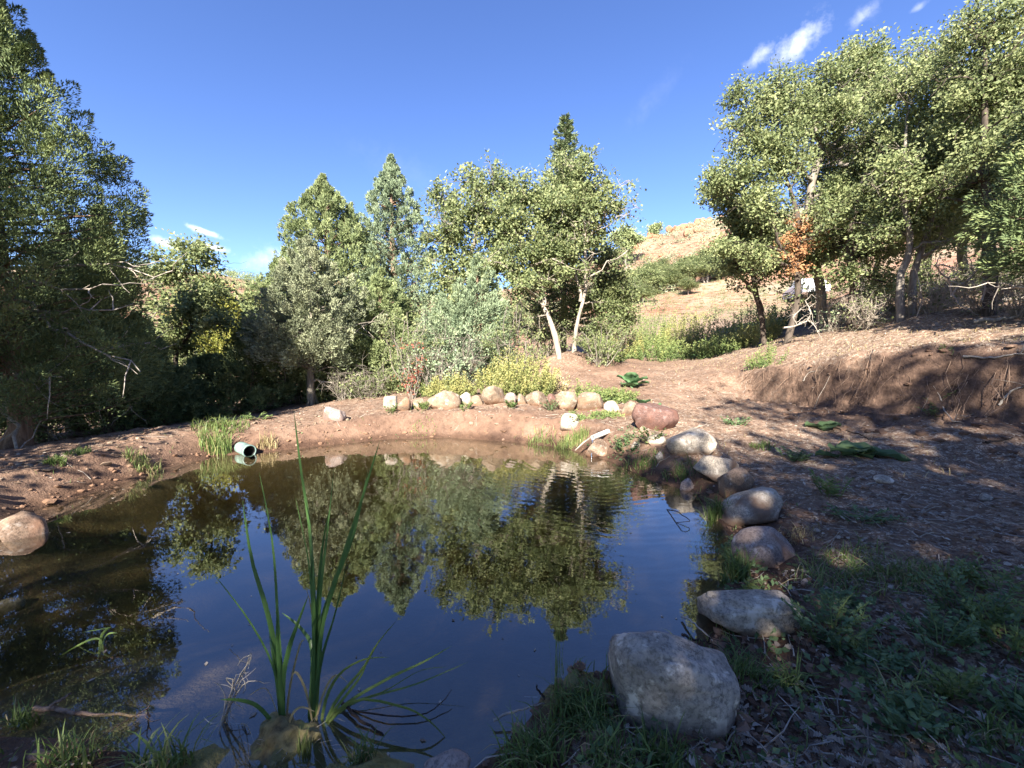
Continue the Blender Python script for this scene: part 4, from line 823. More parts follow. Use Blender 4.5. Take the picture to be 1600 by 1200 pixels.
bush(1580, 8.2, 430, 40, 'bare pale brush beside the foot of the dark juniper', 235, per=4, twigs=7, stems=14, bark='bark_pale')
bush(1345, 14.5, 405, 50, 'tall pale green shrub deep behind the straight dark stemmed oak', 225, per=16, twigs=3, stems=18)
bush(1440, 13.5, 395, 60, 'tall leafy shrub deep behind the twin stemmed oak', 226, per=16, twigs=3, stems=18)
bush(1260, 15.5, 420, 40, 'leafy shrub between the slender trunk and the big oak', 227, per=14, twigs=2)
bush(1530, 12, 385, 60, 'tall shaded shrub behind the corner oak', 228, per=16, twigs=3, stems=18)
bush(1570, 10.0, 400, 60, 'shaded undergrowth at the foot of the corner oak', 224, per=10, twigs=6, stems=18)
# thicket of little oaks on the road bank, far hill scrub and crest trees
pt = proto_oak(230, 'little oak with pale bare stems in the thicket above the dirt road', at(1010, 470, 50), 'little oaks above the road', leaf='oak', bark='bark_pale', dens=9, per=26, sig=.28, size=.17)
pt.scale = (1.2, 1, .65)
rr = np.random.default_rng(8)
for u, d, sc in [(1040, 51, .75), (1062, 54, .8), (1085, 52, .85), (1105, 50, .8), (1128, 52, .95), (1150, 50, .9), (1172, 53, .95), (1195, 50, .95), (1215, 54, 1.), (1240, 50, .9), (990, 47, .7), (1140, 58, .9), (1090, 60, .8), (1190, 58, 1.0), (1265, 46, .9), (1300, 48, .9), (1010, 56, .8), (1030, 62, .8), (1065, 66, .8), (1115, 64, .8), (1160, 64, .9), (1005, 45, .55), (1075, 46, .5), (970, 50, .7)]:
    dup(pt, at(u, 450, d), rr.uniform(0, 6), (sc * rr.uniform(1.3, 1.8), sc * 1.3, sc * rr.uniform(.65, .9)), group='little oaks above the road')
def crest(u, d, vtop, lobes, label, seed):
    b = at(u, 380, d); ht = P(u, vtop, d)[2] - b[2]
    T = [(np.array([b - [0, 0, .3], b + [.1, 0, ht * .4], b + [0, 0, ht * .8]]), [.25, .18, .08])]
    Lb = [(b + np.array([x * ht, 0, z * ht]), np.array([a, a, c]) * ht) for x, z, a, c in lobes]
    return oak_core('pine_tree', b, T, Lb, label, seed, leaf='juniper_green', bark='bark_oak', dens=1.6, per=60, sig=.45, size=.35, group='trees on the hill crest')
crest(978, 88, 356, [(0, .85, .3, .14), (-.25, .75, .2, .1), (.25, .72, .22, .1), (0, .6, .2, .1)], 'lone flat topped pine on the left slope of the dry hill', 241)
crest(1022, 100, 350, [(-.1, .6, .3, .3), (.2, .7, .3, .26), (0, .35, .35, .25)], 'rounded tree on the crest of the dry hill right of the flat topped pine', 242)
# scrub on the hills: far masses nobody could count
def scrub(name, n, region, mat, seed, hts, per=70, lsz=.2):
    r = np.random.default_rng(seed); g = Geo(); x = r.uniform(region[0], region[1], n); y = r.uniform(region[2], region[3], n); z = H(x, y)
    for k in range(n):
        h = r.uniform(*hts); pts = np.array([x[k], y[k], z[k] + h * .4]) + r.normal(size=(8, 3)) * [h * .35, h * .35, h * .22]
        leaf_blob(g, r, pts, max(3, per // 8), h * .17, lsz * h, np.clip(.4 + .2 * r.normal() + .1 * r.normal(size=8), 0, 1))
    return tag(obj(name, g.mesh(name, M[mat])), kind='stuff')
scrub('hill_scrub', 1600, (5, 75, 48, 125), 'pinyon', 251, (.4, 1.5), 56)
scrub('dry_grass_clumps', 600, (5, 75, 42, 125), 'straw', 252, (.15, .45), 24)
scrub('slope_scrub', 420, (6, 26, 27, 50), 'oak', 255, (.3, .8), 60, .12)
scrub('far_juniper_wood', 500, (-130, -30, 60, 170), 'juniper_green', 253, (2, 4.5), 240, .09)
scrub('far_valley_wood', 200, (-40, 4, 30, 70), 'oak', 254, (2, 4.0), 320, .06)
# trees that stand behind the viewpoint and shade the pond
gB = 'oaks behind the viewpoint'
sh = proto_oak(260, 'leafy oak standing behind the viewpoint, shading the pond', (0, -5, Hs(0, -5)), gB, dens=6.0, per=38, sig=.2, size=.085)
SH = [(-16, -8, 2.1, 1), (-12.4, -10, 2.1, 3), (-7.7, -10.8, 2.1, .4), (-3.0, -9.6, 2.1, 4), (2.4, -9.6, 2.65, 6), (6.3, -8.8, 2.6, 1), (9.9, -6.8, 2.4, 2), (-9.6, .2, 1.75, 4), (-8.6, 1.3, 1.3, 1), (-11.6, 1.9, 1.6, 2.5), (-12.6, 3.6, 1.35, .7)]
sh.location = (-.8, -10.2, Hs(-.8, -10.2)); sh.scale = (2.25, 2.25, 2.25)
for x, y, sc, rz in SH: dup(sh, (x, y, Hs(x, y)), rz, sc, group=gB)
# ------------------------------------------------------------------ pipes, spout, car
def ring_tube(g, c0, axis_, prof, n=24):   # prof: list of (s, radius)
    a = unit(np.asarray(axis_, float)); S = unit(np.cross(a, [0, 0, 1.])); U = np.cross(S, a); th = np.linspace(0, 2 * np.pi, n, endpoint=False)
    V = np.array([c0 + a * s + r_ * (S * np.cos(t) + U * np.sin(t)) for s, r_ in prof for t in th]); k = len(prof)
    F = [(i * n + j, (i + 1) * n + j, (i + 1) * n + (j + 1) % n, i * n + (j + 1) % n) for i in range(k - 1) for j in range(n)]
    g.add(V, F)
M['pipe_green'] = plain('green_plastic', (.16, .24, .21), .6, 0, .45, 9); M['pipe_in'] = plain('black_pipe_inside', (.012, .012, .012), .8)
M['pvc'] = plain('white_pvc', (.72, .7, .64), .4)
c = P(390, 699, 6.5); c[2] = .065
ax_ = unit(np.array([.82, -.57, -.06])); root = thing('drain_pipe', tuple(c), 'pale green plastic overflow pipe with a dark mouth poking out of the left bank', 'pipe')
g = Geo(); ring_tube(g, c - ax_ * .34, ax_, [(s, 0.092 + (.005 if (k // 2) % 2 else 0)) for k, s in enumerate(np.linspace(0, .28, 18))] + [(.28, .102), (.34, .102), (.34, .087), (.2, .086)])
obj('pipe_wall', g.mesh('pipe_wall', M['pipe_green'], c, True), root)
g = Geo(); ring_tube(g, c - ax_ * .34, ax_, [(.33, .0855), (.05, .084), (.05, .001)]); obj('pipe_inside', g.mesh('pipe_inside', M['pipe_in'], c, True), root)  # near-black inner tube, closed at the back
sp0 = P(926, 684, SPOUT[1] + .02); sp1 = P(950, 674, SPOUT[1] + .3)
root = thing('spout_pipe', tuple(sp0), 'short white pipe spilling water over the wet brown boulder', 'pipe'); g = Geo(); d_ = sp1 - sp0
ring_tube(g, sp0, d_, [(0, .04), (np.linalg.norm(d_), .04)], 16); ring_tube(g, sp0, d_, [(0, .04), (0, .034), (.2, .034), (.2, .001)], 16); obj('pipe_wall', g.mesh('pipe_wall', M['pvc'], sp0, True), root)
m_, nt, out = newmat('falling_water'); gl_ = N(nt, 'ShaderNodeBsdfGlossy'); gl_.inputs['Roughness'].default_value = .05; t_ = N(nt, 'ShaderNodeBsdfTransparent'); mx_ = N(nt, 'ShaderNodeMixShader'); mx_.inputs[0].default_value = .45
nt.links.new(t_.outputs[0], mx_.inputs[1]); nt.links.new(gl_.outputs[0], mx_.inputs[2]); nt.links.new(mx_.outputs[0], out.inputs[0]); M['stream'] = m_
s_ = np.linspace(0, 1, 9)[:, None]; st = sp0 + np.array([0, 0, -.02]); en = np.array([SPOUT[0] - .03, SPOUT[1] - .06, 0.0])
pts = st + (en - st) * s_ * np.array([1, 1, 0]) + np.array([0, 0, 1.]) * (en[2] - st[2]) * s_ ** 1.8
g = Geo(); tube(g, pts, np.linspace(.022, .015, 9), 8); tag(obj('water_stream', g.mesh('water_stream', M['stream'], (0, 0, 0), True)), 'thin stream of water falling from the white pipe into the pond', 'water')
rr = np.random.default_rng(77); g = Geo(); tube(g, [sp0 + [-.02, .03, .0], sp0 + [-.14, .02, -.08], sp0 + [-.28, -.02, -.2]], [.014, .012, .008], 6)
tag(obj('stick', g.mesh('stick', M['dead'], (0, 0, 0), True)), 'pale stick leaning against the mouth of the white spout pipe', 'stick', 'sticks')

M['car_white'] = plain('white_car_paint', (.78, .79, .8), .25, 0, .03); M['car_glass'] = plain('car_glass', (.03, .035, .04), .08); M['tyre'] = plain('tyre_rubber', (.025, .025, .025), .8); M['rim'] = plain('wheel_rim', (.5, .5, .52), .3, .8)
cq = at(1257, 470, 33); root = thing('parked_car', tuple(cq), 'white car parked on the road behind the trunks of the right hand oaks', 'car', rz=1.3)
prof = [(-2.1, .45), (-2.15, .75), (-2.0, .98), (-1.75, 1.02), (-1.35, 1.48), (-.9, 1.62), (.2, 1.62), (.95, 1.08), (1.9, .95), (2.12, .75), (2.12, .45), (1.7, .3), (-1.7, .3)]
def prism(prof_, y0_, y1_, ins=.0):
    g_2 = Geo(); n = len(prof_); V = [(x, y0_ + (ins if z > 1.1 else 0), z) for x, z in prof_] + [(x, y1_ - (ins if z > 1.1 else 0), z) for x, z in prof_]
    g_2.add(V, [(k, (k + 1) % n, n + (k + 1) % n, n + k) for k in range(n)]); g_2.add(V, [tuple(range(n))[::-1]]); g_2.add(V, [tuple(range(n, 2 * n))]); return g_2
obj('body', prism(prof, -.88, .88, .14).mesh('body', M['car_white']), root)
for s in (-1, 1):
    g = Geo(); y = s * .765; g.add([(-1.2, y, 1.1), (.75, y, 1.1), (.15, y * .975, 1.5), (-.85, y * .975, 1.5)], [(0, 1, 2, 3)]); obj('side_window', g.mesh('side_window', M['car_glass']), root)
    for x in (-1.3, 1.3):
        g = Geo(); ring_tube(g, np.array([x, s * .7, .33]), [0, s, 0], [(0, .001), (0, .33), (.2, .33), (.21, .22)], 20); w_ = obj('wheel', g.mesh('wheel', M['tyre']), root)
        g = Geo(); ring_tube(g, np.array([x, s * .7, .33]), [0, s, 0], [(.19, .22), (.2, .2), (.17, .001)], 16); obj('rim', g.mesh('rim', M['rim']), w_)
g = Geo(); g.add([(.97, -.66, 1.1), (.97, .66, 1.1), (.27, .6, 1.585), (.27, -.6, 1.585)], [(0, 1, 2, 3)]); 
g.V[-1] += np.array([.03, 0, .03]); obj('windscreen', g.mesh('windscreen', M['car_glass']), root)

# ------------------------------------------------------------------ cattails and ribbons
def ribbon(g, pts, w, seed=0, tw=1.2, fold=.25, n=14, tint=None, face=None):
    q = spline(pts, n); T = unit(np.gradient(q, axis=0)); r = np.random.default_rng(seed); t = np.linspace(0, 1, n)
    f = np.array([r.normal() * .4, -1, .15]) if face is None else np.asarray(face, float)
    S = unit(np.cross(T, f)); Nn = np.cross(S, T); a = r.uniform(-.5, .5) + tw * r.uniform(-1, 1) * t
    S2 = S * np.cos(a)[:, None] + Nn * np.sin(a)[:, None]; N2 = np.cross(S2, T)
    ww = (w * np.minimum(1, .55 + 2.5 * t) * (1 - t ** 2.6) ** .8 + .0006)[:, None]
    V = np.stack([q - S2 * ww * .5, q + N2 * ww * fold, q + S2 * ww * .5], 1).reshape(-1, 3)
    F = []; tt = []
    for k in range(n - 1):
        for j in (0, 1): F.append((3 * k + j, 3 * k + j + 1, 3 * k + j + 4, 3 * k + j + 3)); tt.append(.55 * max(0, 1 - t[k] * 7) + .38 + .25 * max(0, t[k] - .7) if tint is None else tint)
    g.add(V, F, np.array(tt))
def leaf_plant(name, label, cat, leaves, d0, mat, w, group=None, seed=0):
    b = P(leaves[0][0][0], leaves[0][0][1], d0); root = thing(name, tuple(b), label, cat, group); r = np.random.default_rng(seed)
    for k, lf in enumerate(leaves):
        dd = r.normal() * .1; pts = [P(u, v, d0 + dd * (i / max(1, len(lf) - 1)) + .012 * r.normal()) for i, (u, v) in enumerate(lf)]
        pts[0] = pts[0] + r.normal(size=3) * [.01, .01, 0] - [0, 0, .04]
        g = Geo(); ribbon(g, pts, w * r.uniform(.8, 1.15), seed * 50 + k); obj('leaf', g.mesh('leaf', M[mat], b, True), root)
    return root
leaf_plant('cattail', 'left cattail clump whose blades fan out over the pond from the mossy mound', 'cattail',
    [[(445, 1160), (440, 1060), (434, 967), (426, 850), (405, 738)], [(443, 1160), (436, 1080), (428, 1004), (414, 943), (393, 873), (379, 782)], [(441, 1160), (434, 1080), (421, 1027), (384, 962), (330, 892)],
     [(440, 1160), (428, 1135), (403, 1104), (375, 1094), (344, 1093)], [(446, 1160), (442, 1070), (450, 1020), (461, 985), (482, 930)], [(446, 1160), (440, 1090), (434, 1010), (433, 950)], [(443, 1160), (437, 1100), (428, 1040), (420, 985)]],
    1.69, 'cattail', .021, 'cattails', 1)
leaf_plant('cattail', 'right cattail clump with the tallest upright blades in the foreground', 'cattail',
    [[(487, 1142), (491, 1013), (489, 920), (484, 827), (470, 733), (459, 640)], [(486, 1142), (490, 1030), (487, 930), (480, 864), (461, 775)], [(489, 1142), (494, 1037), (501, 920), (512, 827), (522, 731)],
     [(488, 1142), (493, 1040), (497, 940), (503, 860), (514, 797)], [(490, 1142), (501, 990), (519, 920), (552, 836), (576, 731)], [(490, 1142), (500, 1000), (530, 890), (561, 794), (594, 687)],
     [(491, 1142), (501, 1037), (524, 957), (543, 873)], [(486, 1142), (489, 1027), (473, 985), (440, 957)], [(488, 1142), (492, 1060), (493, 960), (490, 870)], [(489, 1142), (496, 1060), (508, 960), (528, 880)]],
    1.74, 'cattail', .021, 'cattails', 2)
leaf_plant('reed_grass', 'bent over clump of pale green blades leaning right across the water beside the cattails', 'reed',
    [[(497, 1138), (540, 1106), (580, 1088), (650, 1069), (732, 1034)], [(496, 1138), (535, 1104), (603, 1062), (660, 1035), (706, 1009)], [(494, 1138), (525, 1095), (566, 1046), (590, 1005), (622, 967)],
     [(497, 1138), (550, 1095), (627, 1104), (669, 1125), (701, 1158)], [(493, 1138), (510, 1090), (533, 1051), (570, 1030), (608, 1027)], [(495, 1138), (530, 1100), (560, 1062), (572, 1040)], [(498, 1138), (545, 1100), (600, 1080), (655, 1048), (700, 1042)]],
    1.72, 'grass', .0145, 'cattails', 3)
r = np.random.default_rng(9)
def dead_weed(label, base, tips, d, mat='dead', group='dead weeds', w=.0035):
    b = P(*base, d); root = thing('dead_weed', tuple(b), label, 'weed', group); g = Geo()
    for tp in tips:
        pts = [P(base[0], base[1], d)] + [P(u, v, d + r.normal() * .03) for u, v in tp]
        q = spline(pts, 10); tube(g, q, np.linspace(w, w * .45, 10), 4)
        for _ in range(2): j = r.integers(3, 9); e = q[j] + r.normal(size=3) * .05; tube(g, curve(q[j], e, 4, .15, r), [w * .6, w * .5, w * .4, w * .3], 3)
    obj('stems', g.mesh('stems', M[mat], b, True), root); return root
dead_weed('pale curled dead weed with drooping tips standing left of the cattails', (336, 1162), [[(355, 1110), (372, 1060), (395, 1025), (380, 1028), (371, 1040)], [(356, 1112), (378, 1060), (392, 1020), (388, 1045)], [(352, 1105), (366, 1065), (352, 1060), (366, 1075), (370, 1085)], [(352, 1125), (360, 1085), (372, 1050), (384, 1070), (380, 1083)], [(345, 1135), (352, 1090), (340, 1068)], [(350, 1120), (380, 1070), (402, 1064)]], 1.72)
dead_weed('low broken dead stems lying at the foot of the pale curled weed', (372, 1135), [[(350, 1128), (330, 1130), (318, 1120)], [(355, 1125), (360, 1100), (350, 1095)], [(345, 1132), (322, 1150)], [(385, 1132), (365, 1130)]], 1.75)

M['sod'] = rockmat('mossy_sod', (.13, .1, .05), (.3, .26, .12), (.22, .21, .07), (.1, .065, .04), 34)
def sod(u, v, d, w, hgt, label, seed):
    b = P(u, v, d); b[2] = -.06; ge = rock_geo(seed, w / 2, w / 2.4, hgt / 2 + .06, 5, 2, .16, .2); V_ = ge.V[0]; V_ += .006 * SineNoise(seed + 9, 14)(V_, 70)[:, None] * unit(V_)
    root = thing('sod_mound', tuple(b), label, 'mound', 'mossy sod mounds'); obj('soil', ge.mesh('soil', M['sod'], (0, 0, -hgt / 2), True), root)
    r_ = np.random.default_rng(seed); g = Geo(); n = 70; a = r_.uniform(0, 6.28, n); q = w / 2 * r_.uniform(.1, .95, n)
    rt = np.stack([b[0] + np.cos(a) * q, b[1] + np.sin(a) * q * .8, b[2] + hgt * (1.0 - .75 * (2 * q / w) ** 2)], -1)
    for k in range(n):
        e = rt[k] + np.array([math.cos(a[k]), math.sin(a[k]), 0]) * r_.uniform(.01, .08) + [0, 0, r_.uniform(-.07, .05)]; tube(g, curve(rt[k] - [0, 0, .01], e, 5, .12, r_), np.linspace(.0022, .001, 5), 3)
    obj('stubble', g.mesh('stubble', M['dead'], b), root)
sod(455, 1185, 1.64, .3, .085, 'mossy mound of roots and soil that carries the cattails', 811)
for base, d0, tips, sd in [((446, 1158), 1.67, [[(455, 1120), (470, 1105), (492, 1112)], [(432, 1110), (415, 1075), (388, 1088)], [(452, 1080), (468, 1010), (476, 1000)], [(425, 1140), (400, 1150)]], 1), ((490, 1140), 1.72, [[(478, 1080), (462, 1050), (452, 1068)], [(505, 1085), (524, 1055), (545, 1068)], [(512, 1120), (540, 1128)], [(494, 1030), (484, 940), (474, 912)]], 2)]:
    own = [o for o in bpy.data.objects if o.get('category') == 'cattail'][sd - 1]; b = np.array(own.location)
    for k, tp in enumerate(tips):
        g = Geo(); ribbon(g, [P(*base, d0)] + [P(u, v, d0 + .03 * (k - 1)) for u, v in tp], .011, sd * 9 + k, 2.5); obj('dry_leaf', g.mesh('dry_leaf', M['straw'], b, True), own)['label'] = 'dry straw coloured bent blade'
# ------------------------------------------------------------------ grass tufts
def blades(g, r, roots, ht, w, spread, droop, n=5, tint=.45, tvar=.2, bias=(0, 0)):
    m = len(roots); a = r.uniform(0, 2 * np.pi, m); o = np.stack([np.cos(a), np.sin(a), 0 * a], -1) * (spread * r.uniform(.1, 1.0, m))[:, None] + np.array([bias[0], bias[1], 0])
    h = ht * r.uniform(.45, 1.1, m); t = np.linspace(0, 1, n)
    C = roots[:, None] + o[:, None] * h[:, None, None] * (t ** 1.5)[None, :, None]; dr = droop * r.uniform(.3, 1.4, m)
    C[..., 2] += h[:, None] * (t[None] - dr[:, None] * t[None] ** 3 * .6)
    S = unit(np.stack([-np.sin(a), np.cos(a), 0 * a], -1) + r.normal(size=(m, 3)) * .4)
    ww = w * r.uniform(.7, 1.3, m)[:, None] * (1 - t ** 2)[None] * .5 + .0003
    V = np.stack([C - S[:, None] * ww[..., None], C + S[:, None] * ww[..., None]], 2).reshape(-1, 3)
    base = (np.arange(m) * n * 2)[:, None] + (np.arange(n - 1) * 2)[None]; base = base.ravel()
    F = np.stack([base, base + 1, base + 3, base + 2], -1); tn = np.repeat(tint + tvar * r.normal(size=m), n - 1)
    g.add(V, F, tn)
def tuft(u, v, ht, half, n, label, seed, mat='grass', w=.005, spread=.7, droop=.5, d=None, group='grass tufts', name='grass_tuft', cat='grass tuft', tint=.42, dry=.12):
    b = ghit(u, v) if d is None else P(u, v, d); r = np.random.default_rng(seed); R_ = half / FPX * b[1]
    a = r.uniform(0, 6.28, n); q = R_ * r.uniform(0, 1, n) ** .7; x = b[0] + np.cos(a) * q; y = b[1] + np.sin(a) * q * .7
    z = np.maximum(H(x, y), -.12) - .01; roots = np.stack([x, y, z], -1); h = ht / FPX * b[1]; g = Geo(); g2 = Geo(); k = int(n * (1 - dry))
    blades(g, r, roots[:k], h, w, spread, droop, tint=tint)
    root = thing(name, tuple(b), label, cat, group); obj('blades', g.mesh('blades', M[mat], b, True), root)
    if k < n: blades(g2, r, roots[k:], h * .8, w * .8, spread * 1.3, droop * 1.5); obj('dry_blades', g2.mesh('dry_blades', M['straw'], b, True), root)
    return root
tuft(1118, 808, 52, 22, 150, 'bright green grass clump at the waterline left of the angular grey boulder', 301, w=.008)
tuft(1150, 905, 60, 26, 160, 'tall grass clump left of the rounded purplish boulder', 302, w=.008)
tuft(1168, 1060, 48, 46, 150, 'grass clump between the largest boulder and the long low boulder', 303, w=.0075, spread=1.0)
tuft(1235, 1075, 56, 20, 70, 'splayed long bladed grass tuft right of the largest boulder', 304, w=.009, spread=1.7, droop=.9)
tuft(1038, 1195, 72, 40, 110, 'grass tuft in front of the foot of the largest boulder', 305, w=.008, spread=.7)
tuft(905, 1130, 70, 52, 380, 'thick grass covering the mossy hummock left of the largest boulder', 306, w=.006, spread=1.0, droop=.9, tint=.3)
tuft(830, 1190, 85, 60, 240, 'long grass at the bottom edge left of the mossy hummock', 307, w=.0065, spread=.9, droop=.8, tint=.35)
tuft(950, 1195, 70, 50, 200, 'coarse grass at the bottom edge between the hummock and the largest boulder', 308, w=.0065, spread=1.0, droop=.8, dry=.25)
tuft(870, 1085, 190, 8, 14, 'single tall wispy grass stalk rising from the mossy hummock', 309, w=.003, spread=.12, droop=.1, tint=.3)
tuft(565, 1192, 70, 24, 80, 'thin pale grass tuft right of the cattail mound at the bottom edge', 310, w=.005, spread=.8, droop=.9, dry=.3)
tuft(478, 1190, 42, 12, 90, 'small fresh green tuft growing on the cattail mound', 311, w=.0035, spread=.35, droop=.2, tint=.7, dry=0)
tuft(250, 1205, 95, 60, 110, 'broad bladed grass in the bottom left corner right of the sunken branch', 312, w=.009, spread=.9, droop=.7, tint=.6)
tuft(110, 1200, 70, 45, 90, 'grass with straight stiff blades at the bottom left edge', 313, w=.008, spread=.7, droop=.4, tint=.5)
tuft(38, 1138, 50, 24, 80, 'small dark grass tuft at the left picture edge near the sunken branch', 314, w=.007, spread=.8, tint=.3)
tuft(338, 705, 46, 24, 260, 'upright grass clump left of the green overflow pipe', 315, w=.012, spread=.5, tint=.5)
tuft(345, 668, 20, 44, 420, 'low green grass patch on the left bank behind the upright clump', 316, w=.012, spread=.9, tint=.5)
tuft(225, 732, 26, 26, 200, 'yellowish grass tuft at the waterline of the left bank', 317, w=.01, spread=.7, tint=.6, dry=.4)
tuft(85, 722, 17, 16, 150, 'left of two dark grass cushions on the left bank', 318, w=.01, spread=.7, tint=.3)
tuft(123, 711, 17, 18, 150, 'right of two dark grass cushions on the left bank', 319, w=.01, spread=.7, tint=.3)
tuft(418, 697, 26, 16, 110, 'dry yellow grass right of the green overflow pipe', 320, w=.01, spread=.6, mat='straw')
tuft(885, 698, 22, 20, 200, 'bright green grass at the waterline below the pale rounded stone', 321, w=.012, spread=.7, tint=.75, dry=0)
tuft(845, 690, 16, 26, 160, 'sparse bright grass on the far shore left of the spout', 322, w=.011, spread=.7, tint=.7)
tuft(905, 690, 26, 14, 120, 'grass beside the left side of the spout boulder', 323, w=.012, spread=.6, tint=.6)
tuft(660, 672, 8, 22, 90, 'short green grass patch on the sunlit far bank', 324, w=.012, spread=.8, tint=.75)
tuft(1190, 700, 14, 20, 120, 'green grass patch on the path right of the flat slab', 325, w=.01, spread=.8)
tuft(1330, 900, 48, 90, 420, 'wide grass patch right of the rounded purplish boulder', 326, w=.006, spread=1.2, droop=.9, tint=.5, dry=.3)
tuft(1440, 905, 46, 60, 240, 'grass patch with bent blades at the right end of the wide grass patch', 327, w=.006, spread=1.2, droop=.9, tint=.5, dry=.3)
tuft(1250, 838, 20, 40, 130, 'pale straw grass between the angular and the rounded boulders', 328, w=.006, spread=1.1, droop=.9, mat='straw', dry=0)
tuft(1420, 1090, 60, 60, 120, 'yellow green grass among the leafy weeds in the lower right', 329, w=.007, spread=1.2, droop=.9, tint=.65, dry=.3)
tuft(1540, 1160, 70, 50, 110, 'loose grass in the bottom right corner', 330, w=.007, spread=1.2, droop=.9, tint=.4)
tuft(1100, 870, 40, 22, 120, 'grass dipping into the water left of the tall grass clump', 331, d=None, w=.007, spread=1.1, droop=1.0, tint=.3)
tuft(1065, 742, 24, 30, 140, 'weedy grass on the shore left of the flat slab', 332, w=.009, spread=.9, tint=.35)
tuft(1000, 728, 20, 34, 180, 'dark weedy grass along the shore right of the spout boulder', 333, w=.01, spread=.9, tint=.3)
leaf_plant('water_plant', 'thin bent plant stem with three narrow leaves standing in the dark shallows on the left', 'water plant',
    [[(158, 1015), (157, 1000), (140, 1000), (112, 1014), (90, 1028)], [(158, 1015), (158, 996), (165, 985), (171, 981), (128, 988)], [(159, 1015), (162, 1000), (170, 990), (183, 989)]], 2.2, 'grass', .012, None, 7)

# leafy ground weeds
def leafy(u, v, half, ht, n, label, seed, mat='weed_blue', size=.035, group='leafy ground weeds', name='leafy_weed'):
    b = ghit(u, v); r = np.random.default_rng(seed); R_ = half / FPX * b[1]; h = ht / FPX * b[1]; gt, gc = Geo(), Geo()
    for k in range(n):
        a = r.uniform(0, 6.28); q = R_ * r.uniform(.0, .6); s = np.array([b[0] + math.cos(a) * q, b[1] + math.sin(a) * q * .8, 0]); s[2] = Hs(s[0], s[1]) - .01
        a2 = a + r.normal() * .5; e = s + np.array([math.cos(a2) * R_ * .55, math.sin(a2) * R_ * .5, h * r.uniform(.5, 1.1)]); c = curve(s, e, 7, .05, r, .12); tube(gt, c, np.linspace(.0035, .0015, 7), 3)
        m = r.integers(9, 15); t = np.linspace(.2, 1, m); B = np.stack([np.interp(t, np.linspace(0, 1, 7), c[:, j]) for j in range(3)], -1)
        T = unit(e - s); S = unit(np.cross(T, [0, 0, 1.])); sg = np.where(np.arange(m) % 2, 1., -1.)[:, None]
        D = S * sg + T * .5 + r.normal(size=(m, 3)) * .25; l = size * r.uniform(.7, 1.3, m) * (1.15 - .5 * t)
        kites(gc, B, D, l, l * .6, r, .45 + .15 * r.normal() + .1 * r.normal(size=m), fold=-.12, mid=.5, S=unit(np.cross(D, np.array([0, 0, 1.]) + r.normal(size=(m, 3)) * .3)))
    root = thing(name, tuple(b), label, 'weed', group); obj('stems', gt.mesh('stems', M['weed'], b), root); obj('foliage', gc.mesh('foliage', M[mat], b), root); return root
for k, (u, v, hf, ht, n, mt, lb) in enumerate([
    (1300, 1000, 66, 60, 34, 'weed_blue', 'leafy blue green weed spreading over the right end of the long low boulder'),
    (1345, 812, 52, 16, 24, 'weed_blue', 'flat leafy weed on the ground right of the angular grey boulder'),
    (1300, 775, 30, 34, 14, 'weed', 'thin feathery weed behind the angular grey boulder'),
    (1520, 960, 75, 60, 34, 'weed_blue', 'dense leafy weeds near the right edge beyond the lower grass'),
    (1580, 1020, 70, 70, 30, 'weed', 'tall leafy weeds cut by the right picture edge'),
    (1470, 1010, 60, 50, 26, 'weed_blue', 'spreading weeds left of the tall edge weeds'),
    (1430, 1150, 60, 50, 26, 'weed_blue', 'dark leafy weeds low in the right corner'),
    (1360, 1050, 56, 44, 22, 'weed_blue', 'low weeds between the splayed tuft and the yellow green grass'),
    (1560, 920, 60, 40, 24, 'weed', 'weeds along the shaded path at the right edge'),
    (1180, 935, 20, 26, 10, 'weed', 'yellowish leafed sprig behind the long low boulder'),
    (1490, 1090, 40, 60, 14, 'weed', 'upright leafy weed with a reddish stem in the lower right'),
    (1140, 880, 22, 30, 14, 'weed_blue', 'broad bladed weeds at the waterline left of the rounded purplish boulder'),
    (1240, 720, 26, 20, 16, 'weed_blue', 'low weed patch on the path right of the brown split stone'),
    (1150, 665, 24, 12, 16, 'weed_blue', 'low weeds on the path right of the dark red boulder'),
    (1020, 690, 24, 22, 16, 'weed', 'weeds under the left side of the dark red boulder'),
    (980, 705, 26, 22, 18, 'weed_blue', 'dark weeds on the slope above the spout boulder'),
    (1310, 950, 30, 24, 14, 'weed_blue', 'small weed on the bare soil below the wide grass patch'),
    (1590, 1130, 50, 60, 20, 'weed_blue', 'leafy weeds at the lower right picture edge'),
    (1470, 622, 30, 14, 14, 'weed', 'small green weed growing on the shaded cut bank'),
    (400, 655, 26, 10, 14, 'weed', 'low weeds on the left bank behind the overflow pipe'),
    (612, 645, 12, 14, 10, 'weed', 'small weed against the left end of the stone wall'),
    (660, 640, 14, 12, 12, 'weed', 'small weed below the left side of the widest wall stone'),
    (728, 640, 12, 12, 10, 'weed', 'small weed below the small upright wall stone'),
    (800, 638, 14, 12, 12, 'weed', 'small weed below the narrow wall stone'),
    (862, 640, 16, 18, 12, 'weed_blue', 'weed growing in the wall beside the squarish boulder'),
    (893, 662, 16, 18, 12, 'weed', 'weed half covering the pale rounded stone')]):
    leafy(u, v, hf, ht, n, lb, 400 + k, mt, size=.04 if v > 800 else .06)
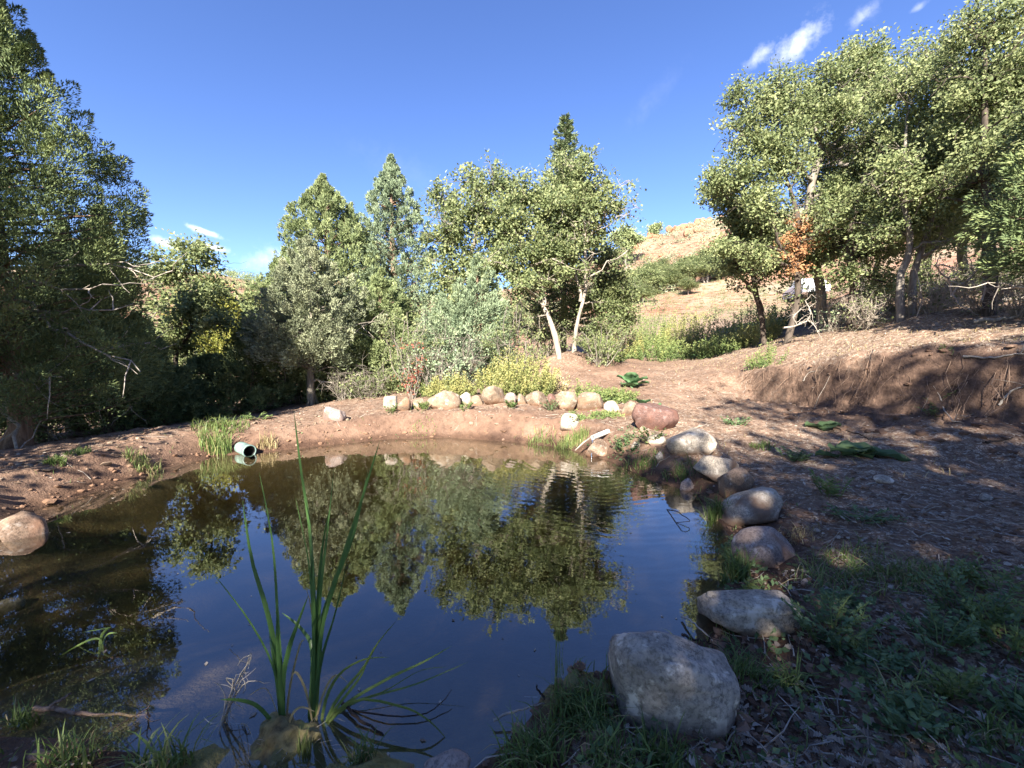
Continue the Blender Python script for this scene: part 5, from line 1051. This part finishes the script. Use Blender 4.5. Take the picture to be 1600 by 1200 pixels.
# broad leaf plants
def broad(u, v, d, lv, label, seed, mat='broad', size=.2):
    b = at(u, v, d) if d else ghit(u, v); r = np.random.default_rng(seed); root = thing('broad_leaf_plant', tuple(b), label, 'plant', 'broad leaf plants')
    for du, dv, s, tilt, az in lv:
        dpx = b[1] / FPX; c = np.array([b[0] + du * dpx, b[1] - .15 * dv * dpx * 4 + .1 * r.normal(), 0]); c[2] = Hs(c[0], c[1]) + max(.03, -dv * dpx)
        nu, nv = 9, 7; uu = np.linspace(-1, 1, nu); V = []
        A = np.array([math.cos(az) * math.cos(tilt), math.sin(az) * math.cos(tilt), math.sin(tilt)]); S = unit(np.cross(A, [0, 0, 1.])); U = np.cross(S, A)
        for a in uu:
            wd = math.sqrt(max(0, 1 - a * a)) * (.78 - .12 * a) + .02
            for q in np.linspace(-1, 1, nv):
                V.append(c + A * a * s + S * q * wd * s + U * s * (.28 * q * q - .2 * a * a + .05 * math.sin(7 * q + 5 * a) + .06 * (abs(q) > .6) * math.sin(9 * a)))
        i = (np.arange(nu - 1)[:, None] * nv + np.arange(nv - 1)).ravel(); g = Geo(); g.add(V, np.stack([i, i + nv, i + nv + 1, i + 1], -1), np.clip(.5 + .15 * r.normal(), 0, 1))
        lf = obj('leaf', g.mesh('leaf', M[mat], b, True), root)
        g = Geo(); tube(g, curve(b, c - A * s * .8, 5, .05, r, .1), np.linspace(.012, .007, 5), 5, .8); obj('stalk', g.mesh('stalk', M[mat], b, True), lf)
broad(1008, 628, 7.9, [(-18, -8, .13, .3, 3.6), (0, -12, .17, .3, 4.6), (14, -11, .19, .25, 5.2), (24, -6, .14, .2, 5.8), (-6, -3, .14, .2, 4.2), (6, -3, .14, .1, 5)], 'sunlit round leafed plant just behind the dark red boulder', 501)
broad(988, 600, 10.5, [(-12, -10, .2, .6, 2.6), (0, -14, .24, .8, 4.4), (12, -9, .24, .5, 5.6), (18, -4, .2, .3, 6.0), (-10, -3, .18, .2, 3.8), (3, -5, .2, .3, 4.9)], 'large leafed plant farther up the path behind the round leafed one', 502)
broad(1340, 714, None, [(-45, -4, .14, .1, 3.0), (-22, -9, .2, .2, 3.4), (0, -10, .22, .15, .2), (22, -4, .26, -.1, -.5), (44, 2, .22, -.15, -.6), (8, 2, .2, 0, 4.8)], 'wilted dark plant with big limp leaves lying on the shaded path', 503, 'weed_blue')
broad(1284, 668, None, [(-12, -3, .16, .15, 3.2), (4, -5, .18, .2, .5), (14, -2, .15, .1, -.4)], 'small dark broad leafed plant on the path above the wilted one', 504, 'weed_blue')
broad(1100, 568, 17, [(-8, -4, .3, .3, 3.2), (6, -5, .3, .4, .5), (0, -3, .28, .2, 4.6)], 'small broad leafed plant in the middle of the track', 505)

# ------------------------------------------------------------------ sticks and fallen branches
def stick(label, px, rad, mat='dead', twigs=0, group='sticks', name='stick', d=None, cat='stick', lift=0, seed=0):
    r = np.random.default_rng(seed + 600)
    pts = []
    for q in px:
        if len(q) == 3: pts.append(P(*q))
        else: pts.append(ghit(*q) + [0, 0, rad * .8 + lift])
    q = spline(pts, 12); q += r.normal(size=q.shape) * rad * .25; g = Geo(); tube(g, q, np.linspace(rad, rad * .4, 12), 6)
    for _ in range(twigs):
        j = r.integers(2, 12); e = q[j] + unit(r.normal(size=3) + [0, -.2, .4]) * r.uniform(.15, .55) * min(1, rad * 40); cc = curve(q[j], e, 6, .12, r); tube(g, cc, np.linspace(rad * .5, rad * .15, 6), 4)
        for _ in range(2): jj = r.integers(2, 6); tube(g, curve(cc[jj], cc[jj] + r.normal(size=3) * .12, 4, .1, r), np.linspace(rad * .25, rad * .1, 4), 3)
    return tag(obj(name, g.mesh(name, M[mat], pts[0], True), None, tuple(pts[0])), label, cat, group)
def wp(u, v, z=0.0):
    r_ = cam_dir(u, v); t = (CAM_H - z) / -r_[2]; return (u, v, r_[1] * t)
stick('white lichen stick lying over the water left of the mossy hummock', [wp(771, 1125, .03), wp(800, 1112, .05), wp(825, 1106, .06), wp(850, 1098, .06)], .006)
stick('dark crooked stick poking up behind the white lichen stick', [wp(855, 1097, .05), wp(845, 1083, .07), wp(839, 1075, .1), wp(838, 1070, .13)], .006, 'dark_wet_wood')
stick('forked twig in the water between the hummock and the largest boulder', [wp(925, 1098, .05), wp(945, 1090, .05), wp(955, 1085, .06)], .006)
stick('dark bent wire like twig standing out of the water near the right shore', [wp(1042, 796, 0), wp(1057, 799, .06), wp(1068, 806, .08), wp(1079, 814, .04), wp(1062, 816, .01), wp(1044, 817, -.02)], .006, 'dark_wet_wood')
stick('pale stick sloping from the water towards the left end of the long low boulder', [wp(1066, 963, .02), wp(1080, 970, .05), wp(1095, 983, .06), wp(1112, 1000, .05)], .008, 'dead')
stick('dark stick just below the pale sloping one by the long low boulder', [wp(1066, 991, .02), wp(1082, 998, .03), wp(1104, 1002, .04)], .009, 'dark_wet_wood', 2)
stick('dark curved branch lying in the shallows right of the cattails', [wp(545, 1108, .0), wp(600, 1118, .02), wp(660, 1116, .02), wp(690, 1098, .03), wp(705, 1077, .05)], .004, 'dark_wet_wood')
stick('thick dark stub of wood jutting diagonally beside the cattail mound', [wp(535, 1098, .02), wp(560, 1122, .02), wp(600, 1150, .0)], .009, 'dark_wet_wood')
stick('brown waterlogged branch lying across the bottom left shallows', [wp(55, 1105, .01), wp(110, 1112, .008), wp(170, 1117, -.004), wp(240, 1118, -.02)], .011, 'bark_jun', 1)
stick('short orange brown branch end rising left of the waterlogged branch', [wp(80, 1102, .02), wp(100, 1090, .05), wp(110, 1083, .05)], .009, 'bark_jun')
stick('pale peeled stick leaning on the shaded cut bank', [(1458, 608), (1470, 628), (1475, 645), (1487, 664)], .016, 'dead', 2, lift=.05)
stick('thin root like stick on the left part of the cut bank', [(1255, 600), (1263, 588), (1275, 585)], .014, 'dead', 1, lift=.06)
stick('grey stick in the litter on the flat above the cut bank', [(1505, 560), (1550, 562), (1590, 556)], .02, 'dead', 2, lift=.02)
stick('twisted stick at the right picture edge on the cut bank', [(1560, 640), (1580, 618), (1605, 612)], .018, 'dead', 3, lift=.06)
stick('dark stick at the toe of the cut bank near the right edge', [(1540, 694), (1570, 690), (1610, 682)], .016, 'dark_wet_wood', 1, lift=.02)
stick('short pale stick on the leaf litter of the shaded path', [(1340, 762), (1375, 752), (1395, 745)], .008, 'dead', 0)
stick('dark branch lying along the left foot of the cut bank', [(1300, 668), (1345, 680), (1360, 690)], .012, 'dark_wet_wood', 1)
for k, (px, rad, lb) in enumerate([
    ([(1487, 462, 9.2), (1484, 440, 9.2), (1472, 427, 9.15), (1459, 414, 9.1)], .03, 'grey fallen branch arching up to the left in front of the corner oak'),
    ([(1486, 462, 9.2), (1500, 446, 9.1), (1515, 436, 9.1), (1530, 418, 9.0)], .028, 'grey fallen branch rising to the right in front of the corner oak'),
    ([(1486, 460, 9.2), (1495, 468, 9.1), (1500, 480, 9.0)], .022, 'short grey branch stub bent to the ground below the arching ones'),
    ([(1534, 470, 8.6), (1540, 448, 8.6), (1536, 434, 8.6)], .022, 'upright grey dead branch left of the dark juniper foot'),
    ([(1225, 512, 11.2), (1245, 508, 11.2), (1262, 500, 11.2), (1266, 485, 11.2), (1258, 470, 11.3)], .024, 'bleached crooked branch right of the slender curved trunk'),
    ([(1245, 508, 11.2), (1240, 495, 11.1), (1252, 483, 11.1)], .02, 'bleached branch fork beside the slender curved trunk'),
    ([(1262, 500, 11.2), (1272, 508, 11.1), (1278, 520, 11.0)], .02, 'bleached branch end dropping to the ground below the white car'),
    ([(1430, 500, 10), (1440, 470, 9.9), (1436, 440, 9.9), (1430, 420, 9.9)], .018, 'thin bare dead stem beside the twin stemmed oak')]):
    stick(lb, px, rad, 'dead', 6, 'fallen grey branches', 'fallen_branch', cat='branch', seed=k)
stick('long weathered log lying at the wood edge by the right picture border', [(1563, 474), (1600, 470), (1650, 466)], .05, 'dead', 1, 'fallen grey branches', 'fallen_log', cat='log', lift=.03)
stick('pale log half buried in litter near the right picture border', [(1520, 505), (1570, 500), (1630, 492)], .05, 'dead', 1, 'fallen grey branches', 'fallen_log', cat='log', lift=.0)
# ------------------------------------------------------------------ litter, pebbles, twigs, sprigs of grass nobody could count
def scatter(n, rmin, rmax, seed, amin=-1.0, amax=1.02, sdmin=.06, pw=1.0):
    r = np.random.default_rng(seed); q = rmin * (rmax / rmin) ** (r.uniform(0, 1, n) ** pw); a = r.uniform(amin, amax, n); x, y = q * np.sin(a), q * np.cos(a); s = shore_sd(x, y); k = s > sdmin
    x, y = x[k], y[k]; return r, x, y, H(x, y), s[k]
r, x, y, z, s = scatter(26000, 1.3, 16, 701)
keep = r.uniform(size=len(x)) < np.where(x > .5, 1, .35) * smooth(.1, .6, s) * np.where((x > 1.6 + .27 * (y - 6) - 1.1) & (x < 1.6 + .27 * (y - 6) + 1.1) & (y > 7), .3, 1); x, y, z = x[keep], y[keep], z[keep]; n = len(x)
g = Geo(); B = np.stack([x, y, z + .008], -1); D = np.stack([r.normal(size=n), r.normal(size=n), r.normal(size=n) * .25], -1); l = r.uniform(.02, .055, n)
S = unit(np.cross(unit(D), np.array([0, 0, 1.]) + r.normal(size=(n, 3)) * .4)); near = np.hypot(x, y) < 4.2
kites(g, B[~near], D[~near], l[~near], l[~near] * .5, r, r.uniform(.0, 1, (~near).sum()) ** 1.3, fold=.25, S=S[~near])
# nearer ones get a lobed oak leaf outline
prof_l = np.array([(0, .04), (.12, .12), (.22, .3), (.32, .16), (.45, .36), (.56, .2), (.7, .34), (.82, .16), (1, .02)])
Bn, Dn, Sn, ln2 = B[near], unit(D[near]), S[near], l[near]; Nn = np.cross(Sn, Dn); m = len(Bn); k = len(prof_l); cv = r.uniform(-.5, .5, m)
V = np.stack([Bn[:, None] + Dn[:, None] * (ln2[:, None] * prof_l[None, :, 0])[..., None] + sg * Sn[:, None] * (ln2[:, None] * prof_l[None, :, 1])[..., None] + Nn[:, None] * (ln2[:, None] * (prof_l[None, :, 1] * .5 + cv[:, None] * prof_l[None, :, 0] * (1 - prof_l[None, :, 0])))[..., None] for sg in (-1, 1)], 2)
V = V.reshape(-1, 3); bi = ((np.arange(m) * k * 2)[:, None] + (np.arange(k - 1) * 2)[None]).ravel()
g.add(V, np.stack([bi, bi + 1, bi + 3, bi + 2], -1), np.repeat(r.uniform(0, 1, m) ** 1.3, k - 1))
tag(obj('leaf_litter', g.mesh('leaf_litter', M['dry'])), kind='stuff')
M['pebble'] = rockmat('pebble', (.24, .18, .15), (.42, .36, .31), (.45, .42, .38), (.22, .14, .1), 90)
def pebbles(n, seed, smin, smax, rmin, rmax, sdmin=.02, mask=None):
    r, x, y, z, s = scatter(n, rmin, rmax, seed, sdmin=sdmin); g = Geo(); V0, F0 = ICO[1]
    if mask is not None: k = mask(x, y, s, r); x, y, z = x[k], y[k], z[k]
    m = len(x); sc = smin * (smax / smin) ** (r.uniform(size=m) ** 2.2); a = r.uniform(0, 6.28, m); sh_ = np.stack([r.uniform(.8, 1.3, m), r.uniform(.7, 1, m), r.uniform(.4, .75, m)], -1) * sc[:, None]
    W = V0[None] * (1 + .22 * r.normal(size=(m, len(V0), 1))) * sh_[:, None]; ca, sa = np.cos(a)[:, None], np.sin(a)[:, None]
    W = np.stack([W[..., 0] * ca - W[..., 1] * sa, W[..., 0] * sa + W[..., 1] * ca, W[..., 2]], -1) + np.stack([x, y, z + sc * .15], -1)[:, None]
    g.add(W.reshape(-1, 3), (F0[None] + (np.arange(m) * len(V0))[:, None, None]).reshape(-1, 3)); return g
tag(obj('pebbles', pebbles(4200, 702, .006, .04, 1.4, 14).mesh('pebbles', M['pebble'])), kind='stuff')
tag(obj('cut_bank_clods', pebbles(9000, 713, .015, .09, 5, 12, .5, lambda x, y, s, r: (lip_sd(x, y) < .05) & (lip_sd(x, y) > -1.5) & (x > 3.6) & (r.uniform(size=len(x)) < .7)).mesh('cut_bank_clods', gm)), kind='stuff')
tag(obj('soil_clods', pebbles(12000, 714, .006, .035, 1.5, 14, .03).mesh('soil_clods', gm)), kind='stuff')
tag(obj('bank_stones', pebbles(2600, 703, .012, .06, 6.5, 10.5, .02, lambda x, y, s, r: (x < 1.3) & (s < 1.3)).mesh('bank_stones', M['rock_tan'])), kind='stuff')
r, x, y, z, s = scatter(1500, 1.4, 15, 704); g = Geo()
for k in range(len(x)):
    if x[k] < 0 and r.uniform() < .6: continue
    a = r.uniform(0, 6.28); l_ = r.uniform(.06, .35); e = np.array([x[k] + math.cos(a) * l_, y[k] + math.sin(a) * l_, 0]); e[2] = Hs(e[0], e[1]) + r.uniform(0, .04); tube(g, curve([x[k], y[k], z[k] + .006], e, 4, .1, r), np.linspace(.004, .002, 4), 3)
tag(obj('twigs', g.mesh('twigs', M['dead'])), kind='stuff')
# loose grass and small green sprigs along the shore and in the lower right
r, x, y, z, s = scatter(15000, 1.3, 13, 705, sdmin=-.02); pn = np.stack([x, y], -1)
pr = np.where(x > .3, smooth(.75, .1, s) * .8 + .35 * smooth(3.8, 2.2, np.hypot(x, y)), np.maximum(smooth(.5, .05, s) * .35, .3 * (y > 6.3) * smooth(1.8, .2, s))) * smooth(-.3, .7, gn2(pn, 1.7)); k = r.uniform(size=len(x)) < pr; g = Geo()
B = np.stack([x, y, z], -1)[k]; blades(g, r, B, .11, .005, 1.1, .9, 4, .4, .2); tag(obj('loose_grass', g.mesh('loose_grass', M['grass'], (0, 0, 0), True)), kind='stuff')
r, x, y, z, s = scatter(9000, 1.4, 12, 706, sdmin=.0); pn = np.stack([x, y], -1)
pr = np.where(x > .3, smooth(1.0, .1, s) * .6 + .6 * smooth(4.2, 2.4, np.hypot(x, y)) * smooth(1.0, 2.2, x), smooth(.9, .05, s) * .12) * smooth(-.2, .8, gn1(pn, 1.9)); k = r.uniform(size=len(x)) < pr; g = Geo()
B = np.stack([x, y, z + .01], -1)[k]; tc = .4 + .2 * r.normal(size=len(B)); leaf_blob(g, r, B, 7, .03, .035, tc); tag(obj('ground_cover', g.mesh('ground_cover', M['weed_blue'])), kind='stuff')
# leaves and specks floating on the pond
r = np.random.default_rng(709); n = 900; x = r.uniform(SHORE[:, 0].min(), SHORE[:, 0].max(), n); y = r.uniform(SHORE[:, 1].min(), SHORE[:, 1].max(), n); s = shore_sd(x, y)
k = (s < -.02) & (r.uniform(size=n) < smooth(-1.0, -.05, s) * .5 + .05); m = k.sum(); g = Geo(); D = np.stack([r.normal(size=m), r.normal(size=m), .03 * r.normal(size=m)], -1); l = r.uniform(.008, .04, m)
kites(g, np.stack([x[k], y[k], np.full(m, .003)], -1), D, l, l * .5, r, r.uniform(.2, 1, m), fold=.1, S=unit(np.cross(unit(D), np.array([0, 0, 1.]) + np.zeros((m, 3)))))
tag(obj('floating_leaves', g.mesh('floating_leaves', M['dry'])), kind='stuff')
# roots hanging from the lip of the cut bank
g = Geo(); r = np.random.default_rng(707)
for _ in range(110):
    t = r.uniform(0, len(LIP) - 1.001); i = int(t); q = LIP[i] + (LIP[i + 1] - LIP[i]) * (t - i); q = q + r.normal(size=2) * .12; st = np.array([q[0], q[1], Hs(*q) + .02])
    nrm = LIPN[i]; e2 = q - nrm * r.uniform(.1, .6) + r.normal(size=2) * .15; e = np.array([e2[0], e2[1], Hs(*e2) + r.uniform(.0, .2)]); tube(g, curve(st, e, 6, .12, r), np.linspace(.005, .0015, 6) * r.uniform(.4, 1.5), 4)
tag(obj('hanging_roots', g.mesh('hanging_roots', M['bark_jun'])), kind='stuff')
# dry grass and litter sprigs on the flat above the bank and behind the wall
r, x, y, z, s = scatter(9000, 6, 17, 708, amin=.1, amax=1.0, sdmin=1.0, pw=.9); pn = np.stack([x, y], -1); lipd = lip_sd(x, y)
k = r.uniform(size=len(x)) < np.where(lipd > .12, .6, .0)+.1*(lipd<-1.6) * smooth(-.9, .5, gn2(pn, 1.3)); g = Geo(); blades(g, r, np.stack([x, y, z], -1)[k], .14, .008, 1.3, 1.0, 4, .45, .25)
tag(obj('dry_grass', g.mesh('dry_grass', M['straw'], (0, 0, 0), True)), kind='stuff')
